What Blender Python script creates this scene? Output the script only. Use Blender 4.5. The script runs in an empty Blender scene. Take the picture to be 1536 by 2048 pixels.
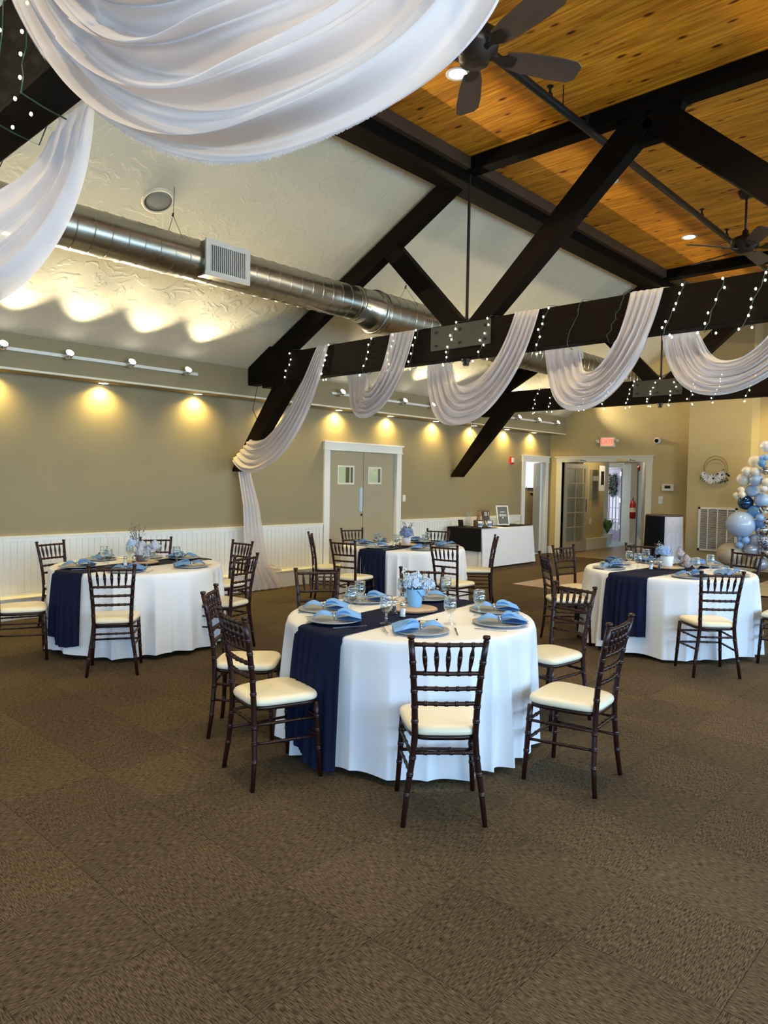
import bpy, math, random
from mathutils import Vector, Matrix
random.seed(7)
SC = bpy.context.scene
COL = SC.collection
PI = math.pi
D = math.radians

# ------------------------------------------------------------------ camera
FPX = 1439.44
fw = Vector((-0.67864611, 0.73322091, -0.04273821))
rt = Vector((0.73332191, 0.67968719, 0.01625715))
up = Vector((-0.0409687, 0.02030801, 0.99895403))
cd = bpy.data.cameras.new('camera'); cam = bpy.data.objects.new('camera', cd); COL.objects.link(cam)
M = Matrix((rt, up, -fw)).transposed().to_4x4()
M.translation = Vector((8.6738, 0.0, 1.6248))
cam.matrix_world = M
cd.sensor_fit = 'HORIZONTAL'; cd.sensor_width = 36.0; cd.lens = FPX / 1536 * 36
cd.clip_start = 0.05; cd.clip_end = 100
SC.camera = cam
# ------------------------------------------------------------------ view + world
SC.view_settings.view_transform = 'Standard'
SC.view_settings.look = 'None'
SC.view_settings.gamma = 1.0
SC.view_settings.use_curve_mapping = False
SC.view_settings.exposure = 0.0
W = bpy.data.worlds.new('sky'); SC.world = W; W.use_nodes = True
wn = W.node_tree.nodes; wl = W.node_tree.links
bg = wn['Background']; sky = wn.new('ShaderNodeTexSky'); sky.sky_type = 'HOSEK_WILKIE'
sky.sun_direction = (0.2, -0.5, 0.8); sky.turbidity = 3.0
wl.new(sky.outputs[0], bg.inputs[0]); bg.inputs[1].default_value = 1.0
# ------------------------------------------------------------------ lights helpers
def light(name, kind, loc, energy, color, target=None, size=None, size_y=None, angle=None, blend=0.3, radius=0.05):
    l = bpy.data.lights.new(name, kind); o = bpy.data.objects.new(name, l); COL.objects.link(o)
    l.energy = energy; l.color = color; o.location = loc
    if kind == 'AREA':
        l.shape = 'RECTANGLE'; l.size = size; l.size_y = size_y
    else:
        l.shadow_soft_size = radius
    if kind == 'SPOT':
        l.spot_size = D(angle); l.spot_blend = blend
    if target is not None:
        d = Vector(target) - Vector(loc); o.rotation_euler = d.to_track_quat('-Z', 'Y').to_euler()
    return o
DAY = (0.42, 0.68, 1.0)
WARM = (1.0, 0.84, 0.56)
YEL = (1.0, 0.73, 0.22)
# daylight through the tall windows of the back wall and the right wall
for x in (2.0, 5.2, 8.4):
    light('daylight_back', 'AREA', (x + .3, -4.35, 1.75), 55, DAY, (x + .3, 5, 1.2), 2.2, 1.9)
for y in (-2.6, 0.6, 3.8, 7.0, 10.2, 13.2):
    light('daylight_right', 'AREA', (11.88, y, 1.75), 195 if y < 9 else 130, DAY, (5, y, 1.2), 2.2 if y < 12 else 1.4, 1.9)

light('vestibule_daylight', 'AREA', (-1.6, 20.2, 1.5), 22, (.8, .9, 1.0), (1.0, 16.5, 1.2), 1.2, 2.0)
light('vestibule_fill', 'POINT', (1.0, 16.6, 2.4), 26, (1.0, .86, .6), radius=.1)  # added fill light with no fixture, brightens the dark vestibule
light('storeroom_fill', 'POINT', (-1.2, 15.6, 2.4), 22, (1.0, .9, .72), radius=.1)  # added fill without a bulb, lifts the storeroom interior
light('end_wall_wash', 'SPOT', (5.3, 14.2, 3.1), 45, YEL, (5.1, 15.09, 2.4), angle=110, blend=.8, radius=.05)

# ------------------------------------------------------------------ materials
def mat(name, col, rough=0.6, metal=0.0, var=0.0, vscale=8.0, bump=0.0, bscale=40.0, spec=0.5,
        trans=0.0, emit=None, estr=0.0, coat=0.0, sheen=0.0, stretch=None):
    m = bpy.data.materials.new(name); m.use_nodes = True
    n = m.node_tree.nodes; l = m.node_tree.links; b = n['Principled BSDF']
    b.inputs['Base Color'].default_value = (*col, 1); b.inputs['Roughness'].default_value = rough
    b.inputs['Metallic'].default_value = metal; b.inputs['Specular IOR Level'].default_value = spec
    b.inputs['Coat Weight'].default_value = coat; b.inputs['Sheen Weight'].default_value = sheen
    b.inputs['Transmission Weight'].default_value = trans
    if emit: b.inputs['Emission Color'].default_value = (*emit, 1); b.inputs['Emission Strength'].default_value = estr
    tc = n.new('ShaderNodeTexCoord')
    if stretch:
        mp = n.new('ShaderNodeMapping'); mp.inputs['Scale'].default_value = stretch
        l.new(tc.outputs['Object'], mp.inputs[0]); co = mp.outputs[0]
    else: co = tc.outputs['Object']
    nz = n.new('ShaderNodeTexNoise'); nz.inputs['Scale'].default_value = vscale; nz.inputs['Detail'].default_value = 4
    l.new(co, nz.inputs['Vector'])
    cr = n.new('ShaderNodeMix'); cr.data_type = 'RGBA'
    v = max(var, 0.03)
    cr.inputs[6].default_value = (*[max(0, c * (1 - v)) for c in col], 1)
    cr.inputs[7].default_value = (*[min(1, c * (1 + v)) for c in col], 1)
    l.new(nz.outputs['Fac'], cr.inputs[0]); l.new(cr.outputs[2], b.inputs['Base Color'])
    if bump > 0:
        n2 = n.new('ShaderNodeTexNoise'); n2.inputs['Scale'].default_value = bscale; n2.inputs['Detail'].default_value = 5
        l.new(co, n2.inputs['Vector'])
        bp = n.new('ShaderNodeBump'); bp.inputs['Strength'].default_value = bump; bp.inputs['Distance'].default_value = 0.01
        l.new(n2.outputs['Fac'], bp.inputs['Height']); l.new(bp.outputs[0], b.inputs['Normal'])
    return m

TAN = (0.275, 0.225, 0.122)
m_wall = mat('painted drywall tan', TAN, 0.7, bump=0.08, bscale=120)
m_wall2 = mat('painted drywall ochre', (0.50, 0.39, 0.18), 0.7, bump=0.08, bscale=120)
m_white = mat('white trim paint', (0.78, 0.77, 0.72), 0.35)
m_cream = mat('cream trim paint', (0.74, 0.70, 0.56), 0.4)
m_dark = mat('dark stained timber', (0.008, 0.0055, 0.0035), 0.6, var=0.4, vscale=5, spec=0.04, bump=0.35, bscale=18, stretch=(1, 6, 6))
m_steel_dk = mat('dark steel', (0.03, 0.027, 0.024), 0.4, 0.6)
m_maho = mat('mahogany lacquer', (0.020, 0.005, 0.003), 0.30, spec=0.35, var=0.3, vscale=30)
m_seat = mat('cream vinyl', (0.80, 0.72, 0.52), 0.38, bump=0.03, bscale=15)
m_cloth = mat('white tablecloth', (0.76, 0.77, 0.80), 0.85, bump=0.05, bscale=300, spec=0.2)
m_navy = mat('navy chiffon', (0.006, 0.009, 0.032), 0.8, spec=0.15, bump=0.06, bscale=300)
m_black = mat('black cloth', (0.006, 0.006, 0.008), 0.85, spec=0.15)
m_charger = mat('silver grey charger', (0.42, 0.44, 0.46), 0.3, 0.35)
m_nap = mat('blue napkin', (0.17, 0.36, 0.66), 0.8, var=0.1, vscale=10, bump=0.1, bscale=200)
m_nap2 = mat('dusty blue napkin', (0.12, 0.24, 0.46), 0.8, var=0.1, vscale=10, bump=0.1, bscale=200)
m_chrome = mat('polished metal', (0.75, 0.75, 0.74), 0.18, 1.0)
m_salt = mat('salt', (0.85, 0.86, 0.86), 0.8)
m_pepper = mat('pepper', (0.10, 0.07, 0.05), 0.8)
m_wood = mat('pale wood slice', (0.62, 0.44, 0.27), 0.6, var=0.2, vscale=30)
m_bark = mat('bark', (0.24, 0.15, 0.08), 0.9, bump=0.4)
m_bucket = mat('sky blue bucket', (0.22, 0.52, 0.86), 0.45)
m_whitepot = mat('white pot', (0.8, 0.82, 0.84), 0.3)
m_floret = mat('pale blue petals', (0.50, 0.63, 0.86), 0.8, var=0.35, vscale=45)
m_floretw = mat('white petals', (0.78, 0.78, 0.82), 0.7, var=0.1)
m_rose = mat('grey lilac tulle', (0.62, 0.62, 0.68), 0.8, var=0.15, vscale=20)
m_rosep = mat('dusty pink petals', (0.68, 0.56, 0.54), 0.8, var=0.15, vscale=20)
m_leaf = mat('dark green leaves', (0.03, 0.07, 0.04), 0.6)
m_twig = mat('grey twig', (0.12, 0.11, 0.12), 0.8)
m_bronze = mat('fan bronze', (0.045, 0.033, 0.025), 0.35, 0.6)
m_blade = mat('fan blade walnut', (0.075, 0.045, 0.030), 0.5, var=0.25, vscale=6, stretch=(1, 12, 1))
m_grille = mat('vent enamel', (0.62, 0.60, 0.54), 0.4)
m_grilled = mat('vent shadow gap', (0.02, 0.02, 0.02), 0.8)
m_speaker = mat('speaker mesh', (0.20, 0.19, 0.16), 0.7, bump=0.3, bscale=300)
m_red = mat('red enamel', (0.45, 0.02, 0.02), 0.3)
m_lav = mat('lavender paint', (0.42, 0.34, 0.55), 0.4)
m_frdoor = mat('beige door paint', (0.44, 0.37, 0.24), 0.45)
m_tilef = mat('brown vinyl floor', (0.20, 0.15, 0.09), 0.4, var=0.2, vscale=3)
m_coat = mat('tan garment', (0.50, 0.37, 0.16), 0.9)
m_plant = mat('plant green', (0.16, 0.32, 0.10), 0.6)
m_hoop = mat('gold hoop', (0.26, 0.16, 0.05), 0.45, 0.4)
m_chalk = mat('grey sign board', (0.12, 0.12, 0.11), 0.6)
m_letter = mat('white lettering', (0.8, 0.8, 0.78), 0.6)
m_glow = mat('lit warm lamp', (1, 1, 1), emit=(1.0, 0.9, 0.62), estr=14)
m_glowc = mat('lit white lamp', (1, 1, 1), emit=(1.0, 0.96, 0.85), estr=18)
m_bulb = mat('fairy bulb lit', (1, 1, 1), emit=(1.0, 0.95, 0.72), estr=9)
m_bulbw = mat('warm fairy bulb lit', (1, 1, 1), emit=(1.0, 0.80, 0.45), estr=12)
m_exit = mat('exit sign red glow', (0.8, 0.05, 0.03), emit=(1.0, 0.10, 0.05), estr=1.6)
m_exitp = mat('exit sign panel glow', (0.9, 0.3, 0.2), emit=(1.0, 0.32, 0.22), estr=0.9)
m_pane = mat('glowing kitchen behind pane', (0.8, 0.85, 0.7), 0.2, emit=(0.75, 0.9, 0.55), estr=0.55)
m_bright = mat('bright window daylight', (0.9, 0.95, 1.0), emit=(0.85, 0.93, 1.0), estr=0.75)
m_dpane = mat('glowing door pane', (0.25, 0.25, 0.30), 0.1, emit=(0.75, 0.8, 1.0), estr=0.22)  # emission stands in for daylight coming through the door glass
m_rug = mat('beige sequin cloth', (0.42, 0.34, 0.2), 0.5, 0.3, var=0.5, vscale=60, bump=0.8, bscale=90)

def glassmat(name, tint, gl=0.12, rough=0.03):
    m = bpy.data.materials.new(name); m.use_nodes = True
    n = m.node_tree.nodes; l = m.node_tree.links; n.remove(n['Principled BSDF']); o = n['Material Output']
    t = n.new('ShaderNodeBsdfTransparent'); t.inputs[0].default_value = (*tint, 1)
    g = n.new('ShaderNodeBsdfGlossy'); g.inputs['Roughness'].default_value = rough; g.inputs[0].default_value = (1, 1, 1, 1)
    lw = n.new('ShaderNodeLayerWeight'); lw.inputs[0].default_value = 0.35
    mp = n.new('ShaderNodeMath'); mp.operation = 'MULTIPLY_ADD'; mp.inputs[1].default_value = 0.55; mp.inputs[2].default_value = gl
    l.new(lw.outputs['Facing'], mp.inputs[0])
    mx = n.new('ShaderNodeMixShader'); l.new(mp.outputs[0], mx.inputs[0]); l.new(t.outputs[0], mx.inputs[1]); l.new(g.outputs[0], mx.inputs[2])
    v = n.new('ShaderNodeTexVoronoi'); v.inputs['Scale'].default_value = 60
    tc = n.new('ShaderNodeTexCoord'); l.new(tc.outputs['Object'], v.inputs['Vector'])
    b = n.new('ShaderNodeBump'); b.inputs['Strength'].default_value = 0.5 if 'cut' in name else 0.0
    b.inputs['Distance'].default_value = 0.01
    l.new(v.outputs['Distance'], b.inputs['Height']); l.new(b.outputs[0], g.inputs['Normal'])
    l.new(mx.outputs[0], o.inputs[0]); return m
m_glass = glassmat('cut glass', (0.90, 0.92, 0.92), 0.05)
m_water = glassmat('water', (0.93, 0.95, 0.93), 0.03)
m_plain = glassmat('clear pane', (0.92, 0.95, 0.95), 0.06)

def fabric(name, col, transp=0.12):
    m = bpy.data.materials.new(name); m.use_nodes = True
    n = m.node_tree.nodes; l = m.node_tree.links; n.remove(n['Principled BSDF']); o = n['Material Output']
    d = n.new('ShaderNodeBsdfDiffuse'); d.inputs[0].default_value = (*col, 1)
    t = n.new('ShaderNodeBsdfTranslucent'); t.inputs[0].default_value = (*col, 1)
    x = n.new('ShaderNodeBsdfTransparent')
    m1 = n.new('ShaderNodeMixShader'); m1.inputs[0].default_value = 0.35
    l.new(d.outputs[0], m1.inputs[1]); l.new(t.outputs[0], m1.inputs[2])
    m2 = n.new('ShaderNodeMixShader'); m2.inputs[0].default_value = transp
    l.new(m1.outputs[0], m2.inputs[1]); l.new(x.outputs[0], m2.inputs[2]); l.new(m2.outputs[0], o.inputs[0])
    tc = n.new('ShaderNodeTexCoord'); nz = n.new('ShaderNodeTexNoise'); nz.inputs['Scale'].default_value = 350
    l.new(tc.outputs['Object'], nz.inputs['Vector']); b = n.new('ShaderNodeBump'); b.inputs['Strength'].default_value = 0.12
    b.inputs['Distance'].default_value = 0.002
    l.new(nz.outputs['Fac'], b.inputs['Height']); l.new(b.outputs[0], d.inputs['Normal'])
    return m
m_drape = fabric('sheer white voile', (0.75, 0.70, 0.69), 0.08)

def plaster():
    m = mat('knockdown plaster', (0.62, 0.56, 0.41), 0.75)
    n = m.node_tree.nodes; l = m.node_tree.links; b = n['Principled BSDF']
    tc = n.new('ShaderNodeTexCoord'); v = n.new('ShaderNodeTexNoise'); v.inputs['Scale'].default_value = 5
    v.inputs['Detail'].default_value = 6; v.inputs['Distortion'].default_value = 1.6
    l.new(tc.outputs['Object'], v.inputs['Vector'])
    r = n.new('ShaderNodeValToRGB'); r.color_ramp.elements[0].position = 0.52; r.color_ramp.elements[1].position = 0.60
    l.new(v.outputs['Fac'], r.inputs[0])
    bp = n.new('ShaderNodeBump'); bp.inputs['Strength'].default_value = 0.28; bp.inputs['Distance'].default_value = 0.010
    l.new(r.outputs[0], bp.inputs['Height']); l.new(bp.outputs[0], b.inputs['Normal'])
    return m
m_plaster = plaster()

def carpet(name, ax):
    m = bpy.data.materials.new(name); m.use_nodes = True
    n = m.node_tree.nodes; l = m.node_tree.links; b = n['Principled BSDF']; b.inputs['Roughness'].default_value = 0.95
    b.inputs['Specular IOR Level'].default_value = 0.1
    g = n.new('ShaderNodeNewGeometry'); mp = n.new('ShaderNodeMapping')
    mp.inputs['Scale'].default_value = (34, 300, 1) if ax == 0 else (300, 34, 1)
    l.new(g.outputs['Position'], mp.inputs[0])
    z = n.new('ShaderNodeTexNoise'); z.inputs['Scale'].default_value = 1; z.inputs['Detail'].default_value = 3
    l.new(mp.outputs[0], z.inputs['Vector'])
    z2 = n.new('ShaderNodeTexNoise'); z2.inputs['Scale'].default_value = 1.1; l.new(g.outputs['Position'], z2.inputs['Vector'])
    r = n.new('ShaderNodeValToRGB'); e = r.color_ramp.elements
    e[0].position = 0.36; e[0].color = (0.022, 0.015, 0.009, 1); e[1].position = 0.64; e[1].color = (0.125, 0.090, 0.048, 1)
    l.new(z.outputs['Fac'], r.inputs[0])
    oi = n.new('ShaderNodeObjectInfo')
    ad = n.new('ShaderNodeMath'); ad.operation = 'MULTIPLY_ADD'; ad.inputs[1].default_value = 0.22; ad.inputs[2].default_value = 0.72
    l.new(oi.outputs['Random'], ad.inputs[0])
    ad2 = n.new('ShaderNodeMath'); ad2.operation = 'MULTIPLY_ADD'; ad2.inputs[1].default_value = 0.5
    l.new(z2.outputs['Fac'], ad2.inputs[0]); l.new(ad.outputs[0], ad2.inputs[2])
    mm = n.new('ShaderNodeVectorMath'); mm.operation = 'SCALE'; l.new(r.outputs[0], mm.inputs[0]); l.new(ad2.outputs[0], mm.inputs['Scale'])
    l.new(mm.outputs[0], b.inputs['Base Color'])
    bp = n.new('ShaderNodeBump'); bp.inputs['Strength'].default_value = 0.6; bp.inputs['Distance'].default_value = 0.006
    l.new(z.outputs['Fac'], bp.inputs['Height']); l.new(bp.outputs[0], b.inputs['Normal'])
    return m
m_carA = carpet('carpet tile lengthwise', 0); m_carB = carpet('carpet tile crosswise', 1)

def pine():
    m = bpy.data.materials.new('knotty pine'); m.use_nodes = True
    n = m.node_tree.nodes; l = m.node_tree.links; b = n['Principled BSDF']; b.inputs['Roughness'].default_value = 0.4
    b.inputs['Specular IOR Level'].default_value = 0.3
    g = n.new('ShaderNodeNewGeometry'); mp = n.new('ShaderNodeMapping'); mp.inputs['Scale'].default_value = (1.0, 16, 1)
    l.new(g.outputs['Position'], mp.inputs[0])
    z = n.new('ShaderNodeTexNoise'); z.inputs['Scale'].default_value = 2.2; z.inputs['Detail'].default_value = 5; z.inputs['Distortion'].default_value = 0.6
    l.new(mp.outputs[0], z.inputs['Vector'])
    r = n.new('ShaderNodeValToRGB'); e = r.color_ramp.elements
    e[0].position = 0.3; e[0].color = (0.45, 0.125, 0.006, 1); e[1].position = 0.72; e[1].color = (0.95, 0.40, 0.025, 1)
    l.new(z.outputs['Fac'], r.inputs[0])
    mp2 = n.new('ShaderNodeMapping'); mp2.inputs['Scale'].default_value = (3.6, 8.5, 1); l.new(g.outputs['Position'], mp2.inputs[0])
    v = n.new('ShaderNodeTexVoronoi'); v.inputs['Scale'].default_value = 1; l.new(mp2.outputs[0], v.inputs['Vector'])
    k = n.new('ShaderNodeValToRGB'); k.color_ramp.elements[0].position = 0.09; k.color_ramp.elements[0].color = (0.16, 0.06, 0.03, 1)
    k.color_ramp.elements[1].position = 0.20; k.color_ramp.elements[1].color = (1, 1, 1, 1)
    l.new(v.outputs['Distance'], k.inputs[0])
    mx = n.new('ShaderNodeMix'); mx.data_type = 'RGBA'; mx.blend_type = 'MULTIPLY'; mx.inputs[0].default_value = 1
    l.new(r.outputs[0], mx.inputs[6]); l.new(k.outputs[0], mx.inputs[7])
    oi = n.new('ShaderNodeObjectInfo'); a = n.new('ShaderNodeMath'); a.operation = 'MULTIPLY_ADD'; a.inputs[1].default_value = 0.35; a.inputs[2].default_value = 0.8
    l.new(oi.outputs['Random'], a.inputs[0])
    mm = n.new('ShaderNodeVectorMath'); mm.operation = 'SCALE'; l.new(mx.outputs[2], mm.inputs[0]); l.new(a.outputs[0], mm.inputs['Scale'])
    l.new(mm.outputs[0], b.inputs['Base Color']); return m
m_pine = pine()

def duct_mat():
    m = mat('galvanised spiral duct', (0.40, 0.38, 0.31), 0.24, 1.0)
    n = m.node_tree.nodes; l = m.node_tree.links; b = n['Principled BSDF']
    z = n.new('ShaderNodeTexNoise'); z.inputs['Scale'].default_value = 6; tc = n.new('ShaderNodeTexCoord'); l.new(tc.outputs['Object'], z.inputs['Vector'])
    mr = n.new('ShaderNodeMapRange'); mr.inputs[3].default_value = 0.22; mr.inputs[4].default_value = 0.38
    l.new(z.outputs['Fac'], mr.inputs[0]); l.new(mr.outputs[0], b.inputs['Roughness']); return m
m_duct = duct_mat()

# ------------------------------------------------------------------ mesh builder
class MB:
    def __init__(s): s.v = []; s.f = []
    def add(s, vs, fs):
        o = len(s.v); s.v += [tuple(v) for v in vs]; s.f += [tuple(i + o for i in f) for f in fs]; return s
    def box(s, x0, x1, y0, y1, z0, z1):
        return s.add([(x0,y0,z0),(x1,y0,z0),(x1,y1,z0),(x0,y1,z0),(x0,y0,z1),(x1,y0,z1),(x1,y1,z1),(x0,y1,z1)],
                     [(0,3,2,1),(4,5,6,7),(0,1,5,4),(1,2,6,5),(2,3,7,6),(3,0,4,7)])
    def polyY(s, pts, y0, y1):     # extrude an (x,z) polygon along y
        n = len(pts)
        vs = [(x, y0, z) for x, z in pts] + [(x, y1, z) for x, z in pts]
        fs = [tuple(range(n)), tuple(range(2*n-1, n-1, -1))] + [(i, i+n, (i+1) % n + n, (i+1) % n) for i in range(n)]
        return s.add(vs, fs)
    def polyX(s, pts, x0, x1):     # extrude a (y,z) polygon along x
        n = len(pts)
        vs = [(x0, y, z) for y, z in pts] + [(x1, y, z) for y, z in pts]
        fs = [tuple(range(n-1, -1, -1)), tuple(range(n, 2*n))] + [(i, (i+1) % n, (i+1) % n + n, i+n) for i in range(n)]
        return s.add(vs, fs)
    def polyZ(s, pts, z0, z1):
        n = len(pts)
        vs = [(x, y, z0) for x, y in pts] + [(x, y, z1) for x, y in pts]
        fs = [tuple(range(n-1, -1, -1)), tuple(range(n, 2*n))] + [(i, (i+1) % n, (i+1) % n + n, i+n) for i in range(n)]
        return s.add(vs, fs)
    def tube(s, path, r, seg=8, cap=True):
        path = [Vector(p) for p in path]; n = len(path)
        rs = r if isinstance(r, (list, tuple)) else [r]*n
        base = len(s.v); t0 = (path[1]-path[0]).normalized()
        a = t0.cross(Vector((0, 0, 1)));
        if a.length < 1e-3: a = Vector((1, 0, 0))
        a.normalize()
        for i, p in enumerate(path):
            t = (path[min(i+1, n-1)] - path[max(i-1, 0)]).normalized()
            a = (a - t*a.dot(t)).normalized(); b = t.cross(a)
            for k in range(seg):
                an = 2*PI*k/seg; s.v.append(tuple(p + (a*math.cos(an) + b*math.sin(an))*rs[i]))
        for i in range(n-1):
            for k in range(seg):
                k2 = (k+1) % seg; s.f.append((base+i*seg+k, base+i*seg+k2, base+(i+1)*seg+k2, base+(i+1)*seg+k))
        if cap:
            s.f.append(tuple(base+k for k in range(seg-1, -1, -1))); s.f.append(tuple(base+(n-1)*seg+k for k in range(seg)))
        return s
    def lathe(s, prof, c=(0, 0, 0), seg=16, cap=True):   # prof: (r,z)
        base = len(s.v); n = len(prof)
        for r, z in prof:
            for k in range(seg):
                an = 2*PI*k/seg; s.v.append((c[0]+r*math.cos(an), c[1]+r*math.sin(an), c[2]+z))
        for i in range(n-1):
            for k in range(seg):
                k2 = (k+1) % seg; s.f.append((base+i*seg+k, base+i*seg+k2, base+(i+1)*seg+k2, base+(i+1)*seg+k))
        if cap:
            s.f.append(tuple(base+k for k in range(seg-1, -1, -1))); s.f.append(tuple(base+(n-1)*seg+k for k in range(seg)))
        return s
    def grid(s, fn, nu, nv, wrap=False):
        base = len(s.v)
        for i in range(nu+1 if not wrap else nu):
            for j in range(nv+1): s.v.append(tuple(fn(i/nu, j/nv)))
        w = nv+1; N = nu if wrap else nu+1
        for i in range(nu):
            i2 = (i+1) % N
            for j in range(nv): s.f.append((base+i*w+j, base+i2*w+j, base+i2*w+j+1, base+i*w+j+1))
        return s
    def ball(s, c, r, seg=12, rings=8, sx=1, sy=1, sz=1):
        prof = []
        base = len(s.v)
        for i in range(rings+1):
            ph = -PI/2 + PI*i/rings; rr = max(math.cos(ph), 0.02)
            for k in range(seg):
                an = 2*PI*k/seg; s.v.append((c[0]+r*sx*rr*math.cos(an), c[1]+r*sy*rr*math.sin(an), c[2]+r*sz*math.sin(ph)))
        for i in range(rings):
            for k in range(seg):
                k2 = (k+1) % seg; s.f.append((base+i*seg+k, base+i*seg+k2, base+(i+1)*seg+k2, base+(i+1)*seg+k))
        s.f.append(tuple(base+k for k in range(seg-1, -1, -1))); s.f.append(tuple(base+rings*seg+k for k in range(seg)))
        return s
    def bar(s, p0, p1, w, h):      # rectangular bar between two points, w horizontal-ish, h other
        p0 = Vector(p0); p1 = Vector(p1); t = (p1-p0).normalized()
        a = t.cross(Vector((0, 0, 1)))
        if a.length < 1e-3: a = Vector((1, 0, 0))
        a.normalize(); b = t.cross(a)
        vs = []
        for p in (p0, p1):
            for sa, sb in ((-1,-1),(1,-1),(1,1),(-1,1)): vs.append(p + a*sa*w/2 + b*sb*h/2)
        return s.add(vs, [(0,1,2,3),(7,6,5,4),(0,4,5,1),(1,5,6,2),(2,6,7,3),(3,7,4,0)])
    def build(s, name, m, parent=None, smooth=False, kind=None, label=None, bevel=0):
        me = bpy.data.meshes.new(name); me.from_pydata(s.v, [], s.f); me.update()
        me.materials.append(m)
        if smooth: me.polygons.foreach_set('use_smooth', [True]*len(me.polygons))
        o = bpy.data.objects.new(name, me); COL.objects.link(o)
        if parent: o.parent = parent
        if kind: o['kind'] = kind
        if label: o['label'] = label
        if bevel:
            b = o.modifiers.new('bevel', 'BEVEL'); b.width = bevel; b.segments = 2; b.limit_method = 'ANGLE'
        if smooth:
            pass
        return o
def thing(name, label, cat, loc=(0, 0, 0), rz=0, group=None):
    o = bpy.data.objects.new(name, None); COL.objects.link(o); o.location = loc; o.rotation_euler = (0, 0, rz)
    o.empty_display_size = 0.05
    o['label'] = label; o['category'] = cat
    if group: o['group'] = group
    return o
def tag(o, label, cat, group=None):
    o['label'] = label; o['category'] = cat
    if group: o['group'] = group
    return o
def kids(o): return [c for c in KIDS.get(o.name, [])]
def dup(root, loc, rz, label=None, group=None, tree=None):
    r = root.copy(); COL.objects.link(r); r.location = loc; r.rotation_euler = (0, 0, rz)
    if label: r['label'] = label
    if group: r['group'] = group
    for ch in (tree if tree is not None else list(root.children)):
        c = ch.copy(); COL.objects.link(c); c.parent = r
        for g in ch.children:
            d = g.copy(); COL.objects.link(d); d.parent = c
    return r

# ================================================================== SETTING
Y0, Y1 = -4.5, 15.09
SL = 0.515
def slope_z(x): return 3.16 + SL*(min(x, 12-x)-0.375)
# ---- floor with 0.51 m carpet tiles
floor = MB().box(0, 12, Y0, Y1, -0.12, -0.008).build('floor', m_carA, kind='structure')
T = 0.51; GX = 5.95; GY = 1.305
cells = []
for i in range(-12, 13):
    for j in range(-12, 28):
        x0 = GX+i*T; y0 = GY+j*T
        if x0+T < 0.02 or x0 > 11.98 or y0+T < Y0+.02 or y0 > Y1-.02: continue
        cells.append((x0, y0, (i+j) % 2))
def score(c):
    v = Vector((c[0]+T/2, c[1]+T/2, 0)) - cam.location
    z = v.dot(fw)
    if z < 0.5: return 1e9
    px = 768+FPX*v.dot(rt)/z; py = 1024-FPX*v.dot(up)/z
    if px < -350 or px > 1900 or py > 2600: return 1e6+z
    return z
cells.sort(key=score)
def tilemesh(w, h, m):
    b = MB(); g = 0.0005; e = 0.0025
    b.add([(g,g,-.009),(w-g,g,-.009),(w-g,h-g,-.009),(g,h-g,-.009),(g,g,-.0015),(w-g,g,-.0015),(w-g,h-g,-.0015),(g,h-g,-.0015),
           (e,e,0),(w-e,e,0),(w-e,h-e,0),(e,h-e,0)],
          [(0,1,5,4),(1,2,6,5),(2,3,7,6),(3,0,4,7),(4,5,9,8),(5,6,10,9),(6,7,11,10),(7,4,8,11),(8,9,10,11)])
    return b
tA = tilemesh(T, T, m_carA).build('carpet_tile', m_carA, floor); tB = tilemesh(T, T, m_carB).build('carpet_tile', m_carB, floor)
usedA = usedB = False
restA = MB(); restB = MB()
def inside(c): return c[0] >= 0 and c[0]+T <= 12 and c[1] >= Y0 and c[1]+T <= Y1
cnt = 0
for c in cells:
    if cnt < 290 and inside(c):
        src = tA if c[2] == 0 else tB
        if c[2] == 0 and not usedA: o = tA; usedA = True
        elif c[2] == 1 and not usedB: o = tB; usedB = True
        else: o = src.copy(); COL.objects.link(o); o.parent = floor
        o.location = (c[0], c[1], 0); cnt += 1
    else:
        x0 = max(c[0], 0); x1 = min(c[0]+T, 12); y0 = max(c[1], Y0); y1 = min(c[1]+T, Y1)
        (restA if c[2] == 0 else restB).box(x0+.0015, x1-.0015, y0+.0015, y1-.0015, -.009, -.0005)
restA.build('distant_carpet_tiles', m_carA, floor, kind='stuff'); restB.build('distant_carpet_tiles', m_carB, floor, kind='stuff')
# parquet dance floor, its corner shows between the tables
danc = MB().box(2.38, 5.0, 9.86, 12.6, -.001, .012).build('dance_floor', m_wood)
m_parq = mat('parquet oak', (0.30, 0.19, 0.11), 0.35, var=0.25, vscale=6, stretch=(1, 8, 1))
danc.data.materials[0] = m_parq
tag(danc, 'brown parquet dance floor panel laid on the carpet between the tables', 'dance floor')
rug = MB().grid(lambda u, v: (5.15+u*2.3, 11.6+v*2.2, .02+.012*math.sin(u*40)*math.sin(v*37)), 40, 36).build('floor_cloth', m_rug)
tag(rug, 'beige sequinned cloth spread on the floor before the balloons', 'cloth')
ent = MB().box(0.3, 3.3, 14.75, 21, -.004, .004).build('entry_floor', m_tilef, floor)

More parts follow.
